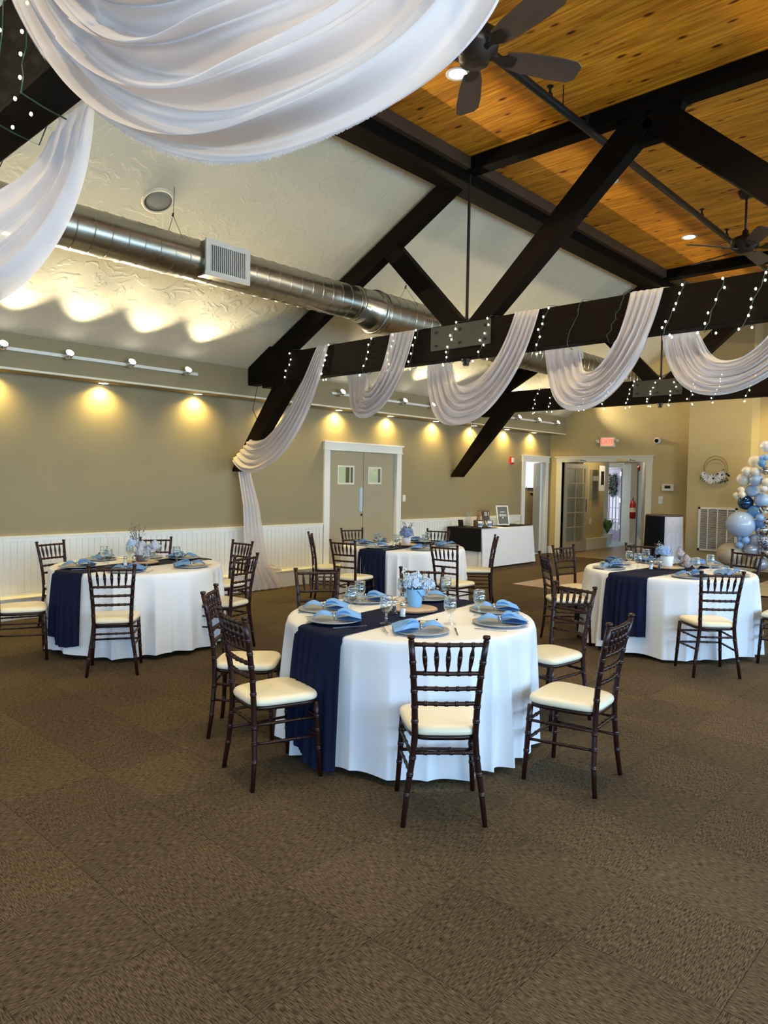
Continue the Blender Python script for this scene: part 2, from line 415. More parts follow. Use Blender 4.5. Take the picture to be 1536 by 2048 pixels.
# ---- left wall with the two door openings
wl_ = MB()
def wallpiece(b, y0, y1, z0, z1, x0=-.14, x1=0): b.box(x0, x1, y0, y1, z0, z1)
H2 = 3.2
wallpiece(wl_, Y0, 7.95, 0, H2); wallpiece(wl_, 9.75, 13.94, 0, H2); wallpiece(wl_, 14.92, Y1, 0, H2)
wallpiece(wl_, 7.95, 9.75, 2.13, H2); wallpiece(wl_, 13.94, 14.92, 2.13, H2)
wall_left = wl_.build('wall_left', m_wall, kind='structure')
wr = MB()
for a, b_ in ((Y0, -3.7), (-1.5, -.5), (1.7, 2.7), (4.9, 5.9), (8.1, 9.1), (11.3, 12.5), (13.9, Y1)): wr.box(12, 12.14, a, b_, 0, H2)
for a, b_ in ((-3.7, -1.5), (-.5, 1.7), (2.7, 4.9), (5.9, 8.1), (9.1, 11.3), (12.5, 13.9)): wr.box(12, 12.14, a, b_, 0, .8); wr.box(12, 12.14, a, b_, 2.7, H2)
wr.build('wall_right', m_wall, kind='structure')
wb = MB()
for a, b_ in ((0, 1.2), (3.4, 4.4), (6.6, 7.6), (9.8, 12)): wb.box(a, b_, Y0-.14, Y0, 0, 5.1)
for a, b_ in ((1.2, 3.4), (4.4, 6.6), (7.6, 9.8)): wb.box(a, b_, Y0-.14, Y0, 0, .8); wb.box(a, b_, Y0-.14, Y0, 2.7, 5.1)
wb.build('wall_back', m_wall, kind='structure')
wi = 1
for a, b_ in ((1.2, 3.4), (4.4, 6.6), (7.6, 9.8)):
    f = MB().box(a, b_, Y0-.1, Y0-.02, .8, .86).box(a, b_, Y0-.1, Y0-.02, 2.64, 2.7).box(a, a+.06, Y0-.1, Y0-.02, .86, 2.64).box(b_-.06, b_, Y0-.1, Y0-.02, .86, 2.64).box((a+b_)/2-.02, (a+b_)/2+.02, Y0-.08, Y0-.04, .86, 2.64)
    f.build('window_%d' % wi, m_white, kind='structure'); wi += 1
for a, b_ in ((-3.7, -1.5), (-.5, 1.7), (2.7, 4.9), (5.9, 8.1), (9.1, 11.3), (12.5, 13.9)):
    f = MB().box(12.02, 12.1, a, b_, .8, .86).box(12.02, 12.1, a, b_, 2.64, 2.7).box(12.02, 12.1, a, a+.06, .86, 2.64).box(12.02, 12.1, b_-.06, b_, .86, 2.64).box(12.04, 12.08, (a+b_)/2-.02, (a+b_)/2+.02, .86, 2.64)
    f.build('window_%d' % wi, m_white, kind='structure'); wi += 1
# end wall, with gable top, wide double opening x .32 - 2.32
we = MB()
def gab(x): return min(slope_z(x), 5.0)+.1
we.polyY([(0, 0), (.32, 0), (.32, gab(.4)), (0, gab(.4))], Y1, Y1+.14)
we.polyY([(.32, 2.13), (2.32, 2.13), (2.32, gab(2.32)), (.32, gab(.32))], Y1, Y1+.14)
we.polyY([(2.32, 0), (12, 0), (12, gab(12)), (8.2, 5.1), (3.9, 5.1), (2.32, gab(2.32))], Y1, Y1+.14)
we.build('wall_end', m_wall2, kind='structure')
ch = MB().polyY([(3.36, 0), (4.51, 0), (4.51, 5.0), (3.9, 5.0), (3.36, slope_z(3.36)+.05)], 14.6, Y1+.02).build('wall_chase', m_wall2, kind='structure')
# soffit boxes along the side walls
for nm, s in (('trim_1', 0), ('trim_2', 1)):
    X = (lambda x: x) if s == 0 else (lambda x: 12-x)
    a, b_ = sorted((X(0), X(.375)))
    so = MB().box(a, b_, Y0, Y1, 2.77, 3.2).build(nm, m_wall, kind='structure')
    a, b_ = sorted((X(.36), X(.40)))
    MB().box(a, b_, Y0, Y1, 2.762, 2.785).build('soffit_lip', m_cream, so)
# sloped plaster ceilings and flat pine ceiling
pl = MB().polyY([(.36, 3.155), (3.95, slope_z(3.95)), (3.95, slope_z(3.95)+.1), (.3, 3.26), (.3, 3.155)], Y0, Y1+.1)
pl.polyY([(12-.36, 3.155), (12-.3, 3.155), (12-.3, 3.26), (12-3.95, slope_z(3.95)+.1), (12-3.95, slope_z(3.95))], Y0, Y1+.1)
pl.build('ceiling', m_plaster, kind='structure')
ZC = 4.985
cw = MB().box(3.9, 8.1, Y0, Y1+.1, ZC+.02, ZC+.1).build('trim_3', m_pine, kind='structure')
PW = 0.138
bd = MB().add([(3.95,0.002,ZC+.018),(8.05,0.002,ZC+.018),(8.05,PW-.002,ZC+.018),(3.95,PW-.002,ZC+.018),
               (3.95,0.002,ZC+.006),(8.05,0.002,ZC+.006),(8.05,PW-.002,ZC+.006),(3.95,PW-.002,ZC+.006),
               (3.95,0.009,ZC),(8.05,0.009,ZC),(8.05,PW-.009,ZC),(3.95,PW-.009,ZC)],
              [(0,1,2,3),(0,4,5,1),(1,5,6,2),(2,6,7,3),(3,7,4,0),(4,8,9,5),(5,9,10,6),(6,10,11,7),(7,11,8,4),(8,11,10,9)]).build('ceiling_board', m_pine, cw)
y = 1.4; bd.location = (0, y, 0)
while y < Y1-PW:
    y += PW; c = bd.copy(); COL.objects.link(c); c.location = (0, y, 0)
# outer roof so no sky leaks over the plaster
# ---- wainscot, chair rail, ledge on left wall
rail = MB().box(0, .03, Y0, 7.9, .905, .93).box(0, .03, 9.8, 13.84, .905, .93).build('trim_4', m_cream, kind='structure')
wn_ = MB().box(0, .012, Y0, 7.9, .24, .905).box(0, .012, 9.8, 13.84, .24, .905).build('wainscot_left', m_white, kind='structure')
def panel(y0, y1):
    b = MB(); n = int(round((y1-y0)/.078)); w = (y1-y0-.012)/n
    for k in range(n):
        a = y0+.006+k*w
        b.polyZ([(.010, a+.003), (.020, a+.007), (.020, a+w-.007), (.010, a+w-.003)][::-1], .27, .865)
    b.box(.010, .024, y0+.002, y1-.002, .868, .904)
    b.box(.010, .024, y0+.002, y1-.002, .242, .268)
    return b.build('wainscot_panel', m_white, wn_)
y = 7.9
while y > Y0+1.3: panel(y-1.22, y); y -= 1.22
y = 9.8
while y < 13.4: panel(y, min(y+1.22, 13.84)); y += 1.22
lg = MB().box(0, .2, Y0, 10.7, 0, .225).build('baseboard_left', m_white, kind='structure')
MB().box(0, .215, Y0, 10.71, .225, .242).build('ledge_cap', m_cream, lg)
bb = MB().box(0, .02, 10.7, 13.84, 0, .14).box(0, .32, Y1-.02, Y1, 0, .16).box(2.47, 3.36, Y1-.02, Y1, 0, .16).box(3.36, 4.51, 14.58, 14.6, 0, .16).build('baseboard_end', m_white, kind='structure')
# ---- door 1: paired leaves with small windows
def casing(name, y0, y1, z0, z1, w=.13):
    b = MB().box(0, .03, y0-w, y0, z0, z1).box(0, .03, y1, y1+w, z0, z1)
    b.box(0, .035, y0-w-.01, y1+w+.01, z1, z1+.11).box(0, .06, y0-w-.03, y1+w+.03, z1+.11, z1+.135).box(0, .05, y0-w-.02, y1+w+.02, z1-.012, z1+.008)
    b.box(-.12, 0, y0-.02, y0, z0, z1).box(-.12, 0, y1, y1+.02, z0, z1)
    return b.build(name, m_white, kind='structure')
d1 = casing('door_1', 8.03, 9.67, .242, 2.13, .12)
m_leafp = mat('door leaf paint', (0.36, 0.31, 0.20), 0.5)
def doorleaf(y0, y1, wy0, wy1, wz0, wz1):
    b = MB().box(-.09, -.045, y0, wy0, .25, 2.12).box(-.09, -.045, wy1, y1, .25, 2.12).box(-.09, -.045, wy0, wy1, .25, wz0).box(-.09, -.045, wy0, wy1, wz1, 2.12)
    l = b.build('door_leaf', m_leafp, d1)
    MB().box(-.05, -.035, wy0-.03, wy1+.03, wz0-.03, wz0).box(-.05, -.035, wy0-.03, wy1+.03, wz1, wz1+.03).box(-.05, -.035, wy0-.03, wy0, wz0, wz1).box(-.05, -.035, wy1, wy1+.03, wz0, wz1).build('window_bead', m_cream, l)
    MB().box(-.075, -.068, wy0, wy1, wz0, wz1).build('pane', m_plain, l)
    return l
lf = doorleaf(8.04, 8.875, 8.29, 8.62, 1.59, 1.85); rf = doorleaf(8.885, 9.66, 9.02, 9.30, 1.60, 1.84)
# kitchen seen through the panes; its wall glows in place of room lighting
kit = MB().box(-2.2, -2.1, 7.5, 13.5, .3, 2.4).build('kitchen_glow_wall', m_pane, d1)
kf = MB()
for yy in (9.6, 10.0, 10.4): kf.box(-2.05, -2.0, yy, yy+.06, .9, 2.2)
kf.box(-2.05, -2.0, 9.3, 10.7, 1.0, 1.1).box(-2.05, -2, 10.9, 11.9, 1.2, 1.45)
kf.build('kitchen_frame', m_steel_dk, d1)
MB().box(-.045, -.038, 8.79, 8.865, 1.10, 1.51).build('push_plate', mat('reflection-tinted brushed steel', (0.5, 0.64, 0.8), 0.3, 0.3), lf, label='reflection-tinted brushed steel push plate')  # plate's bluish reflection is put into its base colour
MB().lathe([(.02, 0), (.022, .01), (.012, .014)], (0, 0, 0), 12).build('lock', m_steel_dk, lf)
bpy.data.objects['lock'].location = (-.045, 8.84, 1.04); bpy.data.objects['lock'].rotation_euler = (0, PI/2, 0)
def wallbox(name, label, cat, x0, x1, y0, y1, z0, z1, m, detail=None):
    t = thing(name, label, cat, ((x0+x1)/2, (y0+y1)/2, (z0+z1)/2))
    o = MB().box(x0, x1, y0, y1, z0, z1).build('plate', m, t, bevel=.003); o.location = -t.location
    if detail:
        q = MB().box(*detail[:6]).build(detail[7], detail[6], t); q.location = -t.location
    return t
wallbox('light_switch', 'white light switch to the right of the paired doors', 'switch', 0, .008, 9.86, 9.94, 1.26, 1.38, m_cream, (.008, .014, 9.885, 9.915, 1.29, 1.35, m_white, 'rocker'))
t = thing('fire_alarm', 'red and white fire alarm strobe high on the left wall before the far side door', 'alarm', (0, 13.41, 2.12))
MB().box(0, .05, -.06, .06, -.08, .08).build('housing', m_red, t); MB().box(.05, .07, -.035, .035, -.04, .06).build('strobe_lens', m_white, t)
# ---- door 2 with store room behind
d2 = casing('door_2', 13.99, 14.87, 0, 2.13, .12)
lf2 = MB().box(0, .83, 0, .04, .02, 2.12).build('door_leaf', m_white, d2); lf2.location = (-.06, 14.85, 0); lf2.rotation_euler = (0, 0, D(132)); MB().ball((.78, -.03, 1.0), .025, 10, 6).build('door_knob', m_steel_dk, lf2, True)
sr = MB().box(-3.0, -.14, 13.2, 13.3, 0, 2.6).box(-3.1, -3.0, 13.2, 18.6, 0, 2.6).box(-3.1, -.3, 18.5, 18.6, 0, 2.6).box(-.3, -.2, 15.3, 18.6, 0, 2.6).box(-3.1, -.14, 13.2, 18.6, 2.6, 2.7).box(-3.1, -.14, 13.2, 18.6, -.1, 0)
sr.build('wall_storeroom', m_white, kind='structure')
t = thing('storeroom_window_blind', 'bright white window blind seen through the far side doorway', 'window blind', (-1.75, 17.0, 1.83))
MB().box(-.9, .9, .02, .05, -.32, .4).build('blind', m_bright, t); MB().box(-.92, .92, -.02, .06, -.37, -.32).build('bottom_rail', m_steel_dk, t)
t = thing('store_shelf', 'dark store shelf stacked with small boxes beyond the far side doorway', 'shelf', (-1.55, 16.55, 0))
for z in (.55, .85, 1.15, 1.38): MB().box(-.75, .5, -.2, .25, z, z+.035).build('shelf_board', m_wood, t)
MB().box(-.75, .5, .25, .28, 0, 1.45).build('back_panel', m_bark, t)
MB().box(-.75, .5, -.2, .22, .03, .53).build('lower_bin', m_black, t)
for k, (xx, zz, mm) in enumerate(((-.5, 1.185, m_bark), (-.2, 1.185, m_pepper), (-.6, .885, m_salt), (-.25, .885, m_bark), (.1, 1.185, m_wood))):
    tag(MB().box(-1.55+xx, -1.35+xx, 16.45, 16.65, zz, zz+.13).build('storage_box', mm, bevel=.01),
        ['brown storage box left on the upper store shelf', 'dark storage box on the upper store shelf', 'white storage box on the middle store shelf', 'brown storage box on the middle store shelf', 'pale wooden box at the right end of the upper store shelf'][k], 'box')
def coatfn(u, v):
    a = u*2*PI; z = 1.42-1.1*v; w = .06+.16*min(1, v*4)+.04*v
    return (-.93+w*.75*math.cos(a)+.012*math.sin(a*7), 15.62+w*math.sin(a)+.012*math.cos(a*6+3*v), z)
co = thing('hanging_garment', 'tan garment hanging in the far side doorway', 'garment', (0, 0, 0))
MB().grid(coatfn, 40, 10, wrap=True).build('garment_body', m_coat, co, True)
MB().tube([(-.93, 15.62, 1.42), (-.93, 15.62, 1.52), (-.93, 15.6, 1.56)], .006, 6).build('hanger_hook', m_chrome, co)
# ---- entry opening in the end wall
d3 = MB().box(.19, .32, Y1-.03, Y1, 0, 2.13).box(2.32, 2.45, Y1-.03, Y1, 0, 2.13).box(.18, 2.46, Y1-.035, Y1, 2.13, 2.24).box(.15, 2.49, Y1-.06, Y1, 2.24, 2.265).box(.30, .32, Y1, Y1+.14, 0, 2.13).box(2.32, 2.34, Y1, Y1+.14, 0, 2.13).box(.3, 2.34, Y1, Y1+.14, 2.13, 2.15).build('door_3', m_cream, kind='structure')
def french(name, w, h, cols, rows, m, mpane, parent, stile=.11, bot=.24, th=.04):
    l = MB().box(0, stile, 0, th, 0, h).box(w-stile, w, 0, th, 0, h).box(stile, w-stile, 0, th, 0, bot).box(stile, w-stile, 0, th, h-stile, h).build('door_leaf', m, parent)
    b = MB(); cw_ = (w-2*stile)/cols; rh = (h-stile-bot)/rows
    for k in range(1, cols): b.box(stile+k*cw_-.011, stile+k*cw_+.011, .005, th-.005, bot, h-stile)
    for k in range(1, rows): b.box(stile, w-stile, .005, th-.005, bot+k*rh-.011, bot+k*rh+.011)
    b.build('muntin', m, l)
    for i in range(cols):
        for j in range(rows):
            MB().box(stile+i*cw_+.011, stile+(i+1)*cw_-.011, th/2-.002, th/2+.002, bot+j*rh+.011, bot+(j+1)*rh-.011).build('pane', mpane, l)
    return l
l = french('a', .95, 2.09, 2, 5, m_frdoor, m_plain, d3); l.location = (.345, Y1+.10, .02); l.rotation_euler = (0, 0, D(84))
MB().tube([(.86, -.03, .95), (.86, -.03, 1.25)], .01, 8).build('pull_handle', m_steel_dk, l)
for x, s in ((.70, 1), (1.85, 1)):
    t = thing('door_closer', ['silver door closer above the left french door', 'silver door closer above the right half of the entry'][int(x > 1)], 'door closer', (x, Y1-.06, 2.16))
    MB().box(-.16, .12, -.03, .03, -.025, .035).build('closer_body', m_chrome, t, bevel=.004)
    MB().bar((.1, 0, .02), (.3, .05, -.02), .02, .012).build('closer_arm', m_steel_dk, t)
# vestibule
ve = MB().box(.06, .2, 16.35, 17.5, 0, 2.5).box(-.6, .2, 17.5, 17.62, 2.28, 2.6).box(-3.0, .2, 21.6, 21.7, 0, 2.5)
ve.box(-3.0, 3.4, 15.3, 22, 2.6, 2.7)
ve.build('wall_vestibule', m_wall2, kind='structure')
MB().box(.2, .32, 16.35, 17.5, 0, .26).build('baseboard_vestibule', m_cream, kind='structure')
MB().box(.2, .33, 16.34, 17.51, .26, .28).build('baseboard_cap', m_cream, bpy.data.objects['baseboard_vestibule'])
wallbox('electrical_panel', 'flat grey electrical panel on the vestibule wall', 'panel', .2, .215, 16.72, 17.1, 1.25, 2.0, mat('grey panel', (.3, .28, .2), .5))
wallbox('wall_outlet', 'small pale switch low on the vestibule wall', 'switch', .2, .212, 16.75, 16.83, .62, .78, m_white)
t = thing('thermostat_box', 'white framed keypad with dark screen hanging at the vestibule corner', 'keypad', (.42, 16.9, 1.78))
MB().box(-.015, .015, -.13, .16, -.32, .32).build('frame', m_white, t, bevel=.01); MB().box(.015, .02, -.06, .1, -.16, .18).build('screen', m_steel_dk, t)
MB().box(-.21, -.015, -.05, .05, -.06, .06).build('bracket', m_white, t)
# angled right side wall of vestibule
vr = MB().polyZ([(.18, 19.55), (.72, 18.55), (1.9, 16.0), (2.33, 15.22), (2.45, 15.22), (2.02, 16.05), (.84, 18.6), (.3, 19.6)], 0, 2.6).build('wall_vestibule_right', mat('grey green paint', (.30, .31, .25), .6), kind='structure')
vb = MB().polyZ([(.52, 18.9), (1.0, 17.75), (1.4, 17.1), (2.3, 15.24), (2.36, 15.24), (.6, 19.0)], 0, .26).build('baseboard_vestibule_right', m_white, kind='structure')
d4 = MB().box(-1.52, -1.4, 20.3, 20.42, 0, 2.2).box(-1.4, .2, 19.58, 19.7, 2.12, 2.24).build('door_4', m_white, kind='structure')
MB().polyZ([(-.2, 19.45), (.12, 19.62), (.3, 19.3), (.16, 19.2)], 0, 2.2).build('jamb', m_white, d4)
MB().polyZ([(-.2, 19.55), (-1.6, 20.7), (-1.55, 20.8), (-.1, 19.7)], 2.1, 2.25).build('head_casing', m_white, d4)
l = french('b', .98, 2.05, 3, 5, m_lav, m_dpane, d4, .12, .28); l.location = (-.22, 19.5, .03); l.rotation_euler = (0, 0, D(137))
for z in (.35, 1.1, 1.85): MB().box(-.02, .05, -.03, .05, z, z+.12).build('hinge', m_chrome, l)
ob = MB().box(-4.5, -1.6, 20.9, 21.0, 0, 2.6).build('outdoor_glare', m_bright, d4)
t = thing('door_wreath', 'green leafy wreath hanging on the lavender glazed door', 'wreath', (-.66, 19.77, 1.62), D(137))
b = MB(); R_ = random.Random(3)
for k in range(420):
    a = R_.random()*2*PI; r = .20+R_.gauss(0, .07); c = Vector((r*math.cos(a), -.03+R_.uniform(-.04, .02), r*math.sin(a)))
    d_ = Vector((R_.gauss(0, 1), R_.gauss(0, .5), R_.gauss(0, 1))).normalized()*.08; e = d_.cross(Vector((0, 1, 0))).normalized()*.026
    b.add([c-d_, c+e, c+d_, c-e], [(0, 1, 2, 3)])
b.build('wreath_leaves', m_leaf, t, kind='stuff')
MB().tube([(.19*math.cos(a*PI/12), -.02, .19*math.sin(a*PI/12)) for a in range(25)], .02, 6).build('wreath_ring', m_bark, t)
t = thing('potted_plant', 'green potted plant on the vestibule floor before the lavender door', 'plant', (-.05, 18.3, .02))
MB().lathe([(.10, 0), (.14, .28), (.15, .30), (.13, .30)], seg=16).build('pot', m_whitepot, t, True)
b = MB()
for k in range(70):
    a = R_.random()*2*PI; l_ = R_.uniform(.2, .48); q = R_.uniform(.1, .5)
    p0 = Vector((0, 0, .28)); p1 = Vector((math.cos(a)*l_*q, math.sin(a)*l_*q, .3+l_*.8)); p2 = p1+Vector((math.cos(a)*.12, math.sin(a)*.12, -.02)); e = Vector((-math.sin(a), math.cos(a), 0))*.022
    b.add([p0, p1+e, p1-e, p2], [(0, 1, 2), (1, 3, 2)])
b.build('foliage', m_plant, t, kind='stuff')
t = thing('fire_extinguisher', 'red fire extinguisher on the vestibule right wall', 'extinguisher', (1.05, 17.6, .78), D(-62))
MB().lathe([(.055, 0), (.075, .02), (.078, .36), (.05, .44), (.02, .47)], (0, -.1, 0), 14).build('cylinder', m_red, t, True)
MB().lathe([(.079, .17), (.079, .28)], (0, -.1, 0), 14, cap=False).build('paper_label', m_white, t)
MB().tube([(0, -.1, .46), (0, -.1, .52), (.07, -.1, .54)], .012, 6).build('valve', m_steel_dk, t)
MB().tube([(0, -.1, .5), (-.09, -.12, .4), (-.09, -.12, .12)], .01, 6).build('hose', m_black, t)
t = thing('alarm_bell', 'small dark red bell at the top of the vestibule right wall', 'bell', (1.55, 16.55, 2.03), D(-62))
MB().lathe([(.07, 0), (.065, .03), (.03, .06)], seg=14).build('gong', m_red, t, True).rotation_euler = (PI/2, 0, 0)
# ---- exit sign and small fittings on the end wall
t = thing('exit_sign', 'lit red EXIT sign above the entry opening', 'sign', (1.44, Y1, 2.57))
MB().box(-.17, .17, -.06, 0, -.11, .11).build('housing', m_cream, t, bevel=.008)
MB().box(-.14, .14, -.064, -.06, -.08, .085).build('face', m_exitp, t)
def text(name, s_, size, m, parent, loc, rot, ext=.002, align='CENTER'):
    cu = bpy.data.curves.new(name, 'FONT'); cu.body = s_; cu.size = size; cu.extrude = ext; cu.align_x = align; cu.align_y = 'CENTER'
    o = bpy.data.objects.new(name, cu); COL.objects.link(o); cu.materials.append(m)
    me = bpy.data.meshes.new_from_object(o.evaluated_get(bpy.context.evaluated_depsgraph_get())); bpy.data.objects.remove(o)
    o = bpy.data.objects.new(name, me); COL.objects.link(o); o.parent = parent; o.location = loc; o.rotation_euler = rot; return o
text('lettering', 'EXIT', .155, m_exit, t, (0, -.066, 0), (PI/2, 0, 0), .003)
for s in (-1, 1):
    MB().lathe([(.02, 0), (.045, .03), (.045, .06), (.03, .07)], seg=12).build('lamp_head', m_grille, t, True).location = (s*.23, -.06, -.02)
    MB().bar((s*.15, -.03, -.02), (s*.23, -.05, 0), .02, .02).build('lamp_arm', m_grille, t)
t = thing('security_camera', 'white dome security camera right of the EXIT sign', 'security camera', (2.54, Y1, 2.57))
MB().lathe([(.075, 0), (.07, .03), (.055, .05)], seg=18).build('base', m_white, t, True).rotation_euler = (PI/2, 0, 0)
MB().ball((0, -.06, 0), .042).build('lens', m_black, t, True)
wallbox('thermostat', 'white thermostat in a clear guard on the end wall', 'thermostat', 2.68, 2.92, Y1-.05, Y1, 1.52, 1.66, m_cream, (2.74, 2.86, Y1-.055, Y1-.05, 1.57, 1.63, m_steel_dk, 'display'))
wallbox('wall_switch', 'white light switch beneath the thermostat', 'switch', 2.60, 2.69, Y1-.012, Y1, 1.24, 1.40, m_white, (2.63, 2.66, Y1-.02, Y1-.012, 1.28, 1.36, m_cream, 'rocker'))
# return air grille on chase
t = thing('return_air_grille', 'tall beige return air grille low on the chase wall', 'grille', (0, 14.6, 0))
GXa, GXb, GZa, GZb = 3.60, 4.32, .37, 1.22
MB().box(GXa, GXb, -.02, 0, GZa, GZa+.04).box(GXa, GXb, -.02, 0, GZb-.04, GZb).box(GXa, GXa+.04, -.02, 0, GZa, GZb).box(GXb-.04, GXb, -.02, 0, GZa, GZb).build('frame', m_cream, t)
for k in range(1, 4):
    x = GXa+(GXb-GXa)*k/4; MB().box(x-.008, x+.008, -.02, 0, GZa+.04, GZb-.04).build('mullion', m_cream, t)
b = MB(); z = GZa+.05
while z < GZb-.05: b.polyX([(-.016, z), (-.003, z+.009), (-.003, z+.011), (-.016, z+.0025)], GXa+.04, GXb-.04); z += .021
b.build('louvres', m_grille, t, kind='stuff'); MB().box(GXa+.03, GXb-.03, -.002, 0, GZa+.03, GZb-.03).build('backing', m_grilled, t)
# hoop wreath
t = thing('hoop_wreath', 'double gold hoop wreath with white daisies on the chase wall', 'wreath', (3.90, 14.6, 1.98))
for r, n_ in ((.22, 0), (.19, 1)): MB().tube([(r*math.cos(a*PI/20), -.03-.01*n_, r*math.sin(a*PI/20)+.01-(.22-r)) for a in range(41)], .006, 6).build('hoop', m_hoop, t, True)
def daisy(c, r, R_, n=10):
    b = MB()
    for k in range(n):
        a = 2*PI*k/n; d_ = Vector((math.cos(a), -.25, math.sin(a))); e = Vector((-math.sin(a), 0, math.cos(a)))*r*.13
        b.add([Vector(c), Vector(c)+d_*r*.6+e, Vector(c)+d_*r, Vector(c)+d_*r*.6-e], [(0, 1, 2, 3)])
    return b
for k, (x, z, r) in enumerate(((-.2, -.12, .07), (-.14, -.19, .09), (-.03, -.2, .10), (.07, -.2, .08), (.13, -.13, .09), (-.08, -.25, .07))):
    daisy((x, -.05, z), r, R_).build('daisy', m_floretw, t)
b = MB()
for k in range(46):
    x = R_.uniform(-.28, .27); z = -.16+R_.gauss(0, .06)-.1*(.0 if abs(x) > .15 else .2); r = R_.uniform(.014, .028)
    b.lathe([(r, 0), (r*.9, .003)], (x, z, 0), 8)
o = b.build('eucalyptus_leaves', m_leaf, t, kind='stuff'); o.rotation_euler = (PI/2, 0, 0); o.location = (0, -.052, 0)

# ================================================================== TRUSSES
def truss(Yf, label):
    t = thing('roof_truss', label, 'truss', (6, Yf+.08, 2.93))
    def part(nm, b, m=m_dark, bev=.006):
        o = b.build(nm, m, t, bevel=bev); o.location = (-6, -Yf-.08, -2.93); return o
    ya, yb = Yf, Yf+.16
    part('bottom_chord', MB().box(.38, 11.62, ya, yb, 2.93, 3.30))
    for s in (0, 1):
        X = (lambda x: x) if s == 0 else (lambda x: 12-x)
        P = lambda pts: [(X(x), z) for x, z in (pts if s == 0 else pts[::-1])]
        part('rafter', MB().polyY(P([(.40, 3.02), (1.0, 3.18), (3.95, 4.74), (3.78, 4.86), (.40, 3.16)]), ya+.012, yb-.012))
        part('web', MB().polyY(P([(2.86, 4.27), (3.02, 4.42), (4.03, 3.36), (4.03, 3.30), (3.80, 3.30)]), ya+.02, yb-.02))
        part('long_web', MB().polyY(P([(4.12, 3.28), (4.42, 3.28), (6.06, 4.72), (5.93, 4.88), (5.80, 4.84)]), ya+.006, yb-.006))
        part('knee_brace', MB().polyY(P([(.005, 1.73), (.23, 1.73), (1.38, 2.95), (.97, 2.95), (.005, 1.77)]), ya+.01, yb-.01))
        part('corbel_block', MB().polyY(P([(.70, 2.87), (.95, 2.87), (.95, 2.94), (.70, 2.94)]), ya-.005, yb+.005))
        part('end_plate', MB().polyY(P([(.40, 3.00), (1.02, 3.02), (1.08, 3.28), (.86, 3.42), (.40, 3.18)]), ya-.012, yb+.012))
        pl_ = part('gusset_plate', MB().box(min(X(3.67), X(4.45)), max(X(3.67), X(4.45)), ya-.014, ya, 3.035, 3.29), mat('dark plate', (.035, .032, .024), .5) if 'dark plate' not in bpy.data.materials else bpy.data.materials['dark plate'])
        b = MB()
        for x in (3.74, 4.06, 4.38):
            for z in (3.09, 3.23):
                b.box(X(x)-.012, X(x)+.012, ya-.024, ya-.014, z-.012, z+.012)
        o = b.build('bolts', m_steel_dk, pl_)
        part('tie_rod', MB().tube([(X(4.08), Yf+.08, 4.86), (X(4.08), Yf+.08, 3.29)], .016, 8), m_steel_dk, 0)
        part('rod_nut', MB().lathe([(.03, 2.86), (.035, 2.87), (.035, 2.90), (.05, 2.90), (.05, 2.93)], (X(4.08), Yf+.08, 0), 8), m_steel_dk, 0)
        part('cable', MB().tube([(X(.5), Yf+.08, 2.94), (X(.47), Yf+.02, 2.6), (X(.62), Yf, 2.40)], .005, 5), m_steel_dk, 0)
    part('collar_beam', MB().box(4.10, 7.9, ya, yb, 4.84, ZC))
    part('peak_plate', MB().polyY([(5.82, 4.58), (6.18, 4.58), (6.3, 4.84), (5.7, 4.84)], ya+.03, yb-.03))
    return t
YT = [0.99, 6.12, 11.27]
truss(YT[0], 'nearest dark roof truss crossing the top left corner')
truss(YT[1], 'middle dark roof truss hung with white drapes and lights')
truss(YT[2], 'far dark roof truss with lights but no drapes')
for s, lb in ((0, 'dark ceiling beam along the left edge of the pine boards'), (1, 'dark ceiling beam along the right edge of the pine boards')):
    t = thing('ceiling_beam', lb, 'beam', (3.95 if s == 0 else 8.05, 5, 4.74))
    sg = 1 if s == 0 else -1
    a = sorted((-.16*sg, .14*sg)); MB().box(a[0], a[1], Y0-5+.02, Y1-5-.02, 0, .24).build('main_timber', m_dark, t, bevel=.008)
    a = sorted((.14*sg, .20*sg)); MB().box(a[0], a[1], Y0-5+.02, Y1-5-.02, .12, .24).build('ledger', mat('brown ledger', (.07, .04, .02), .5) if s == 0 else bpy.data.materials['brown ledger'], t)

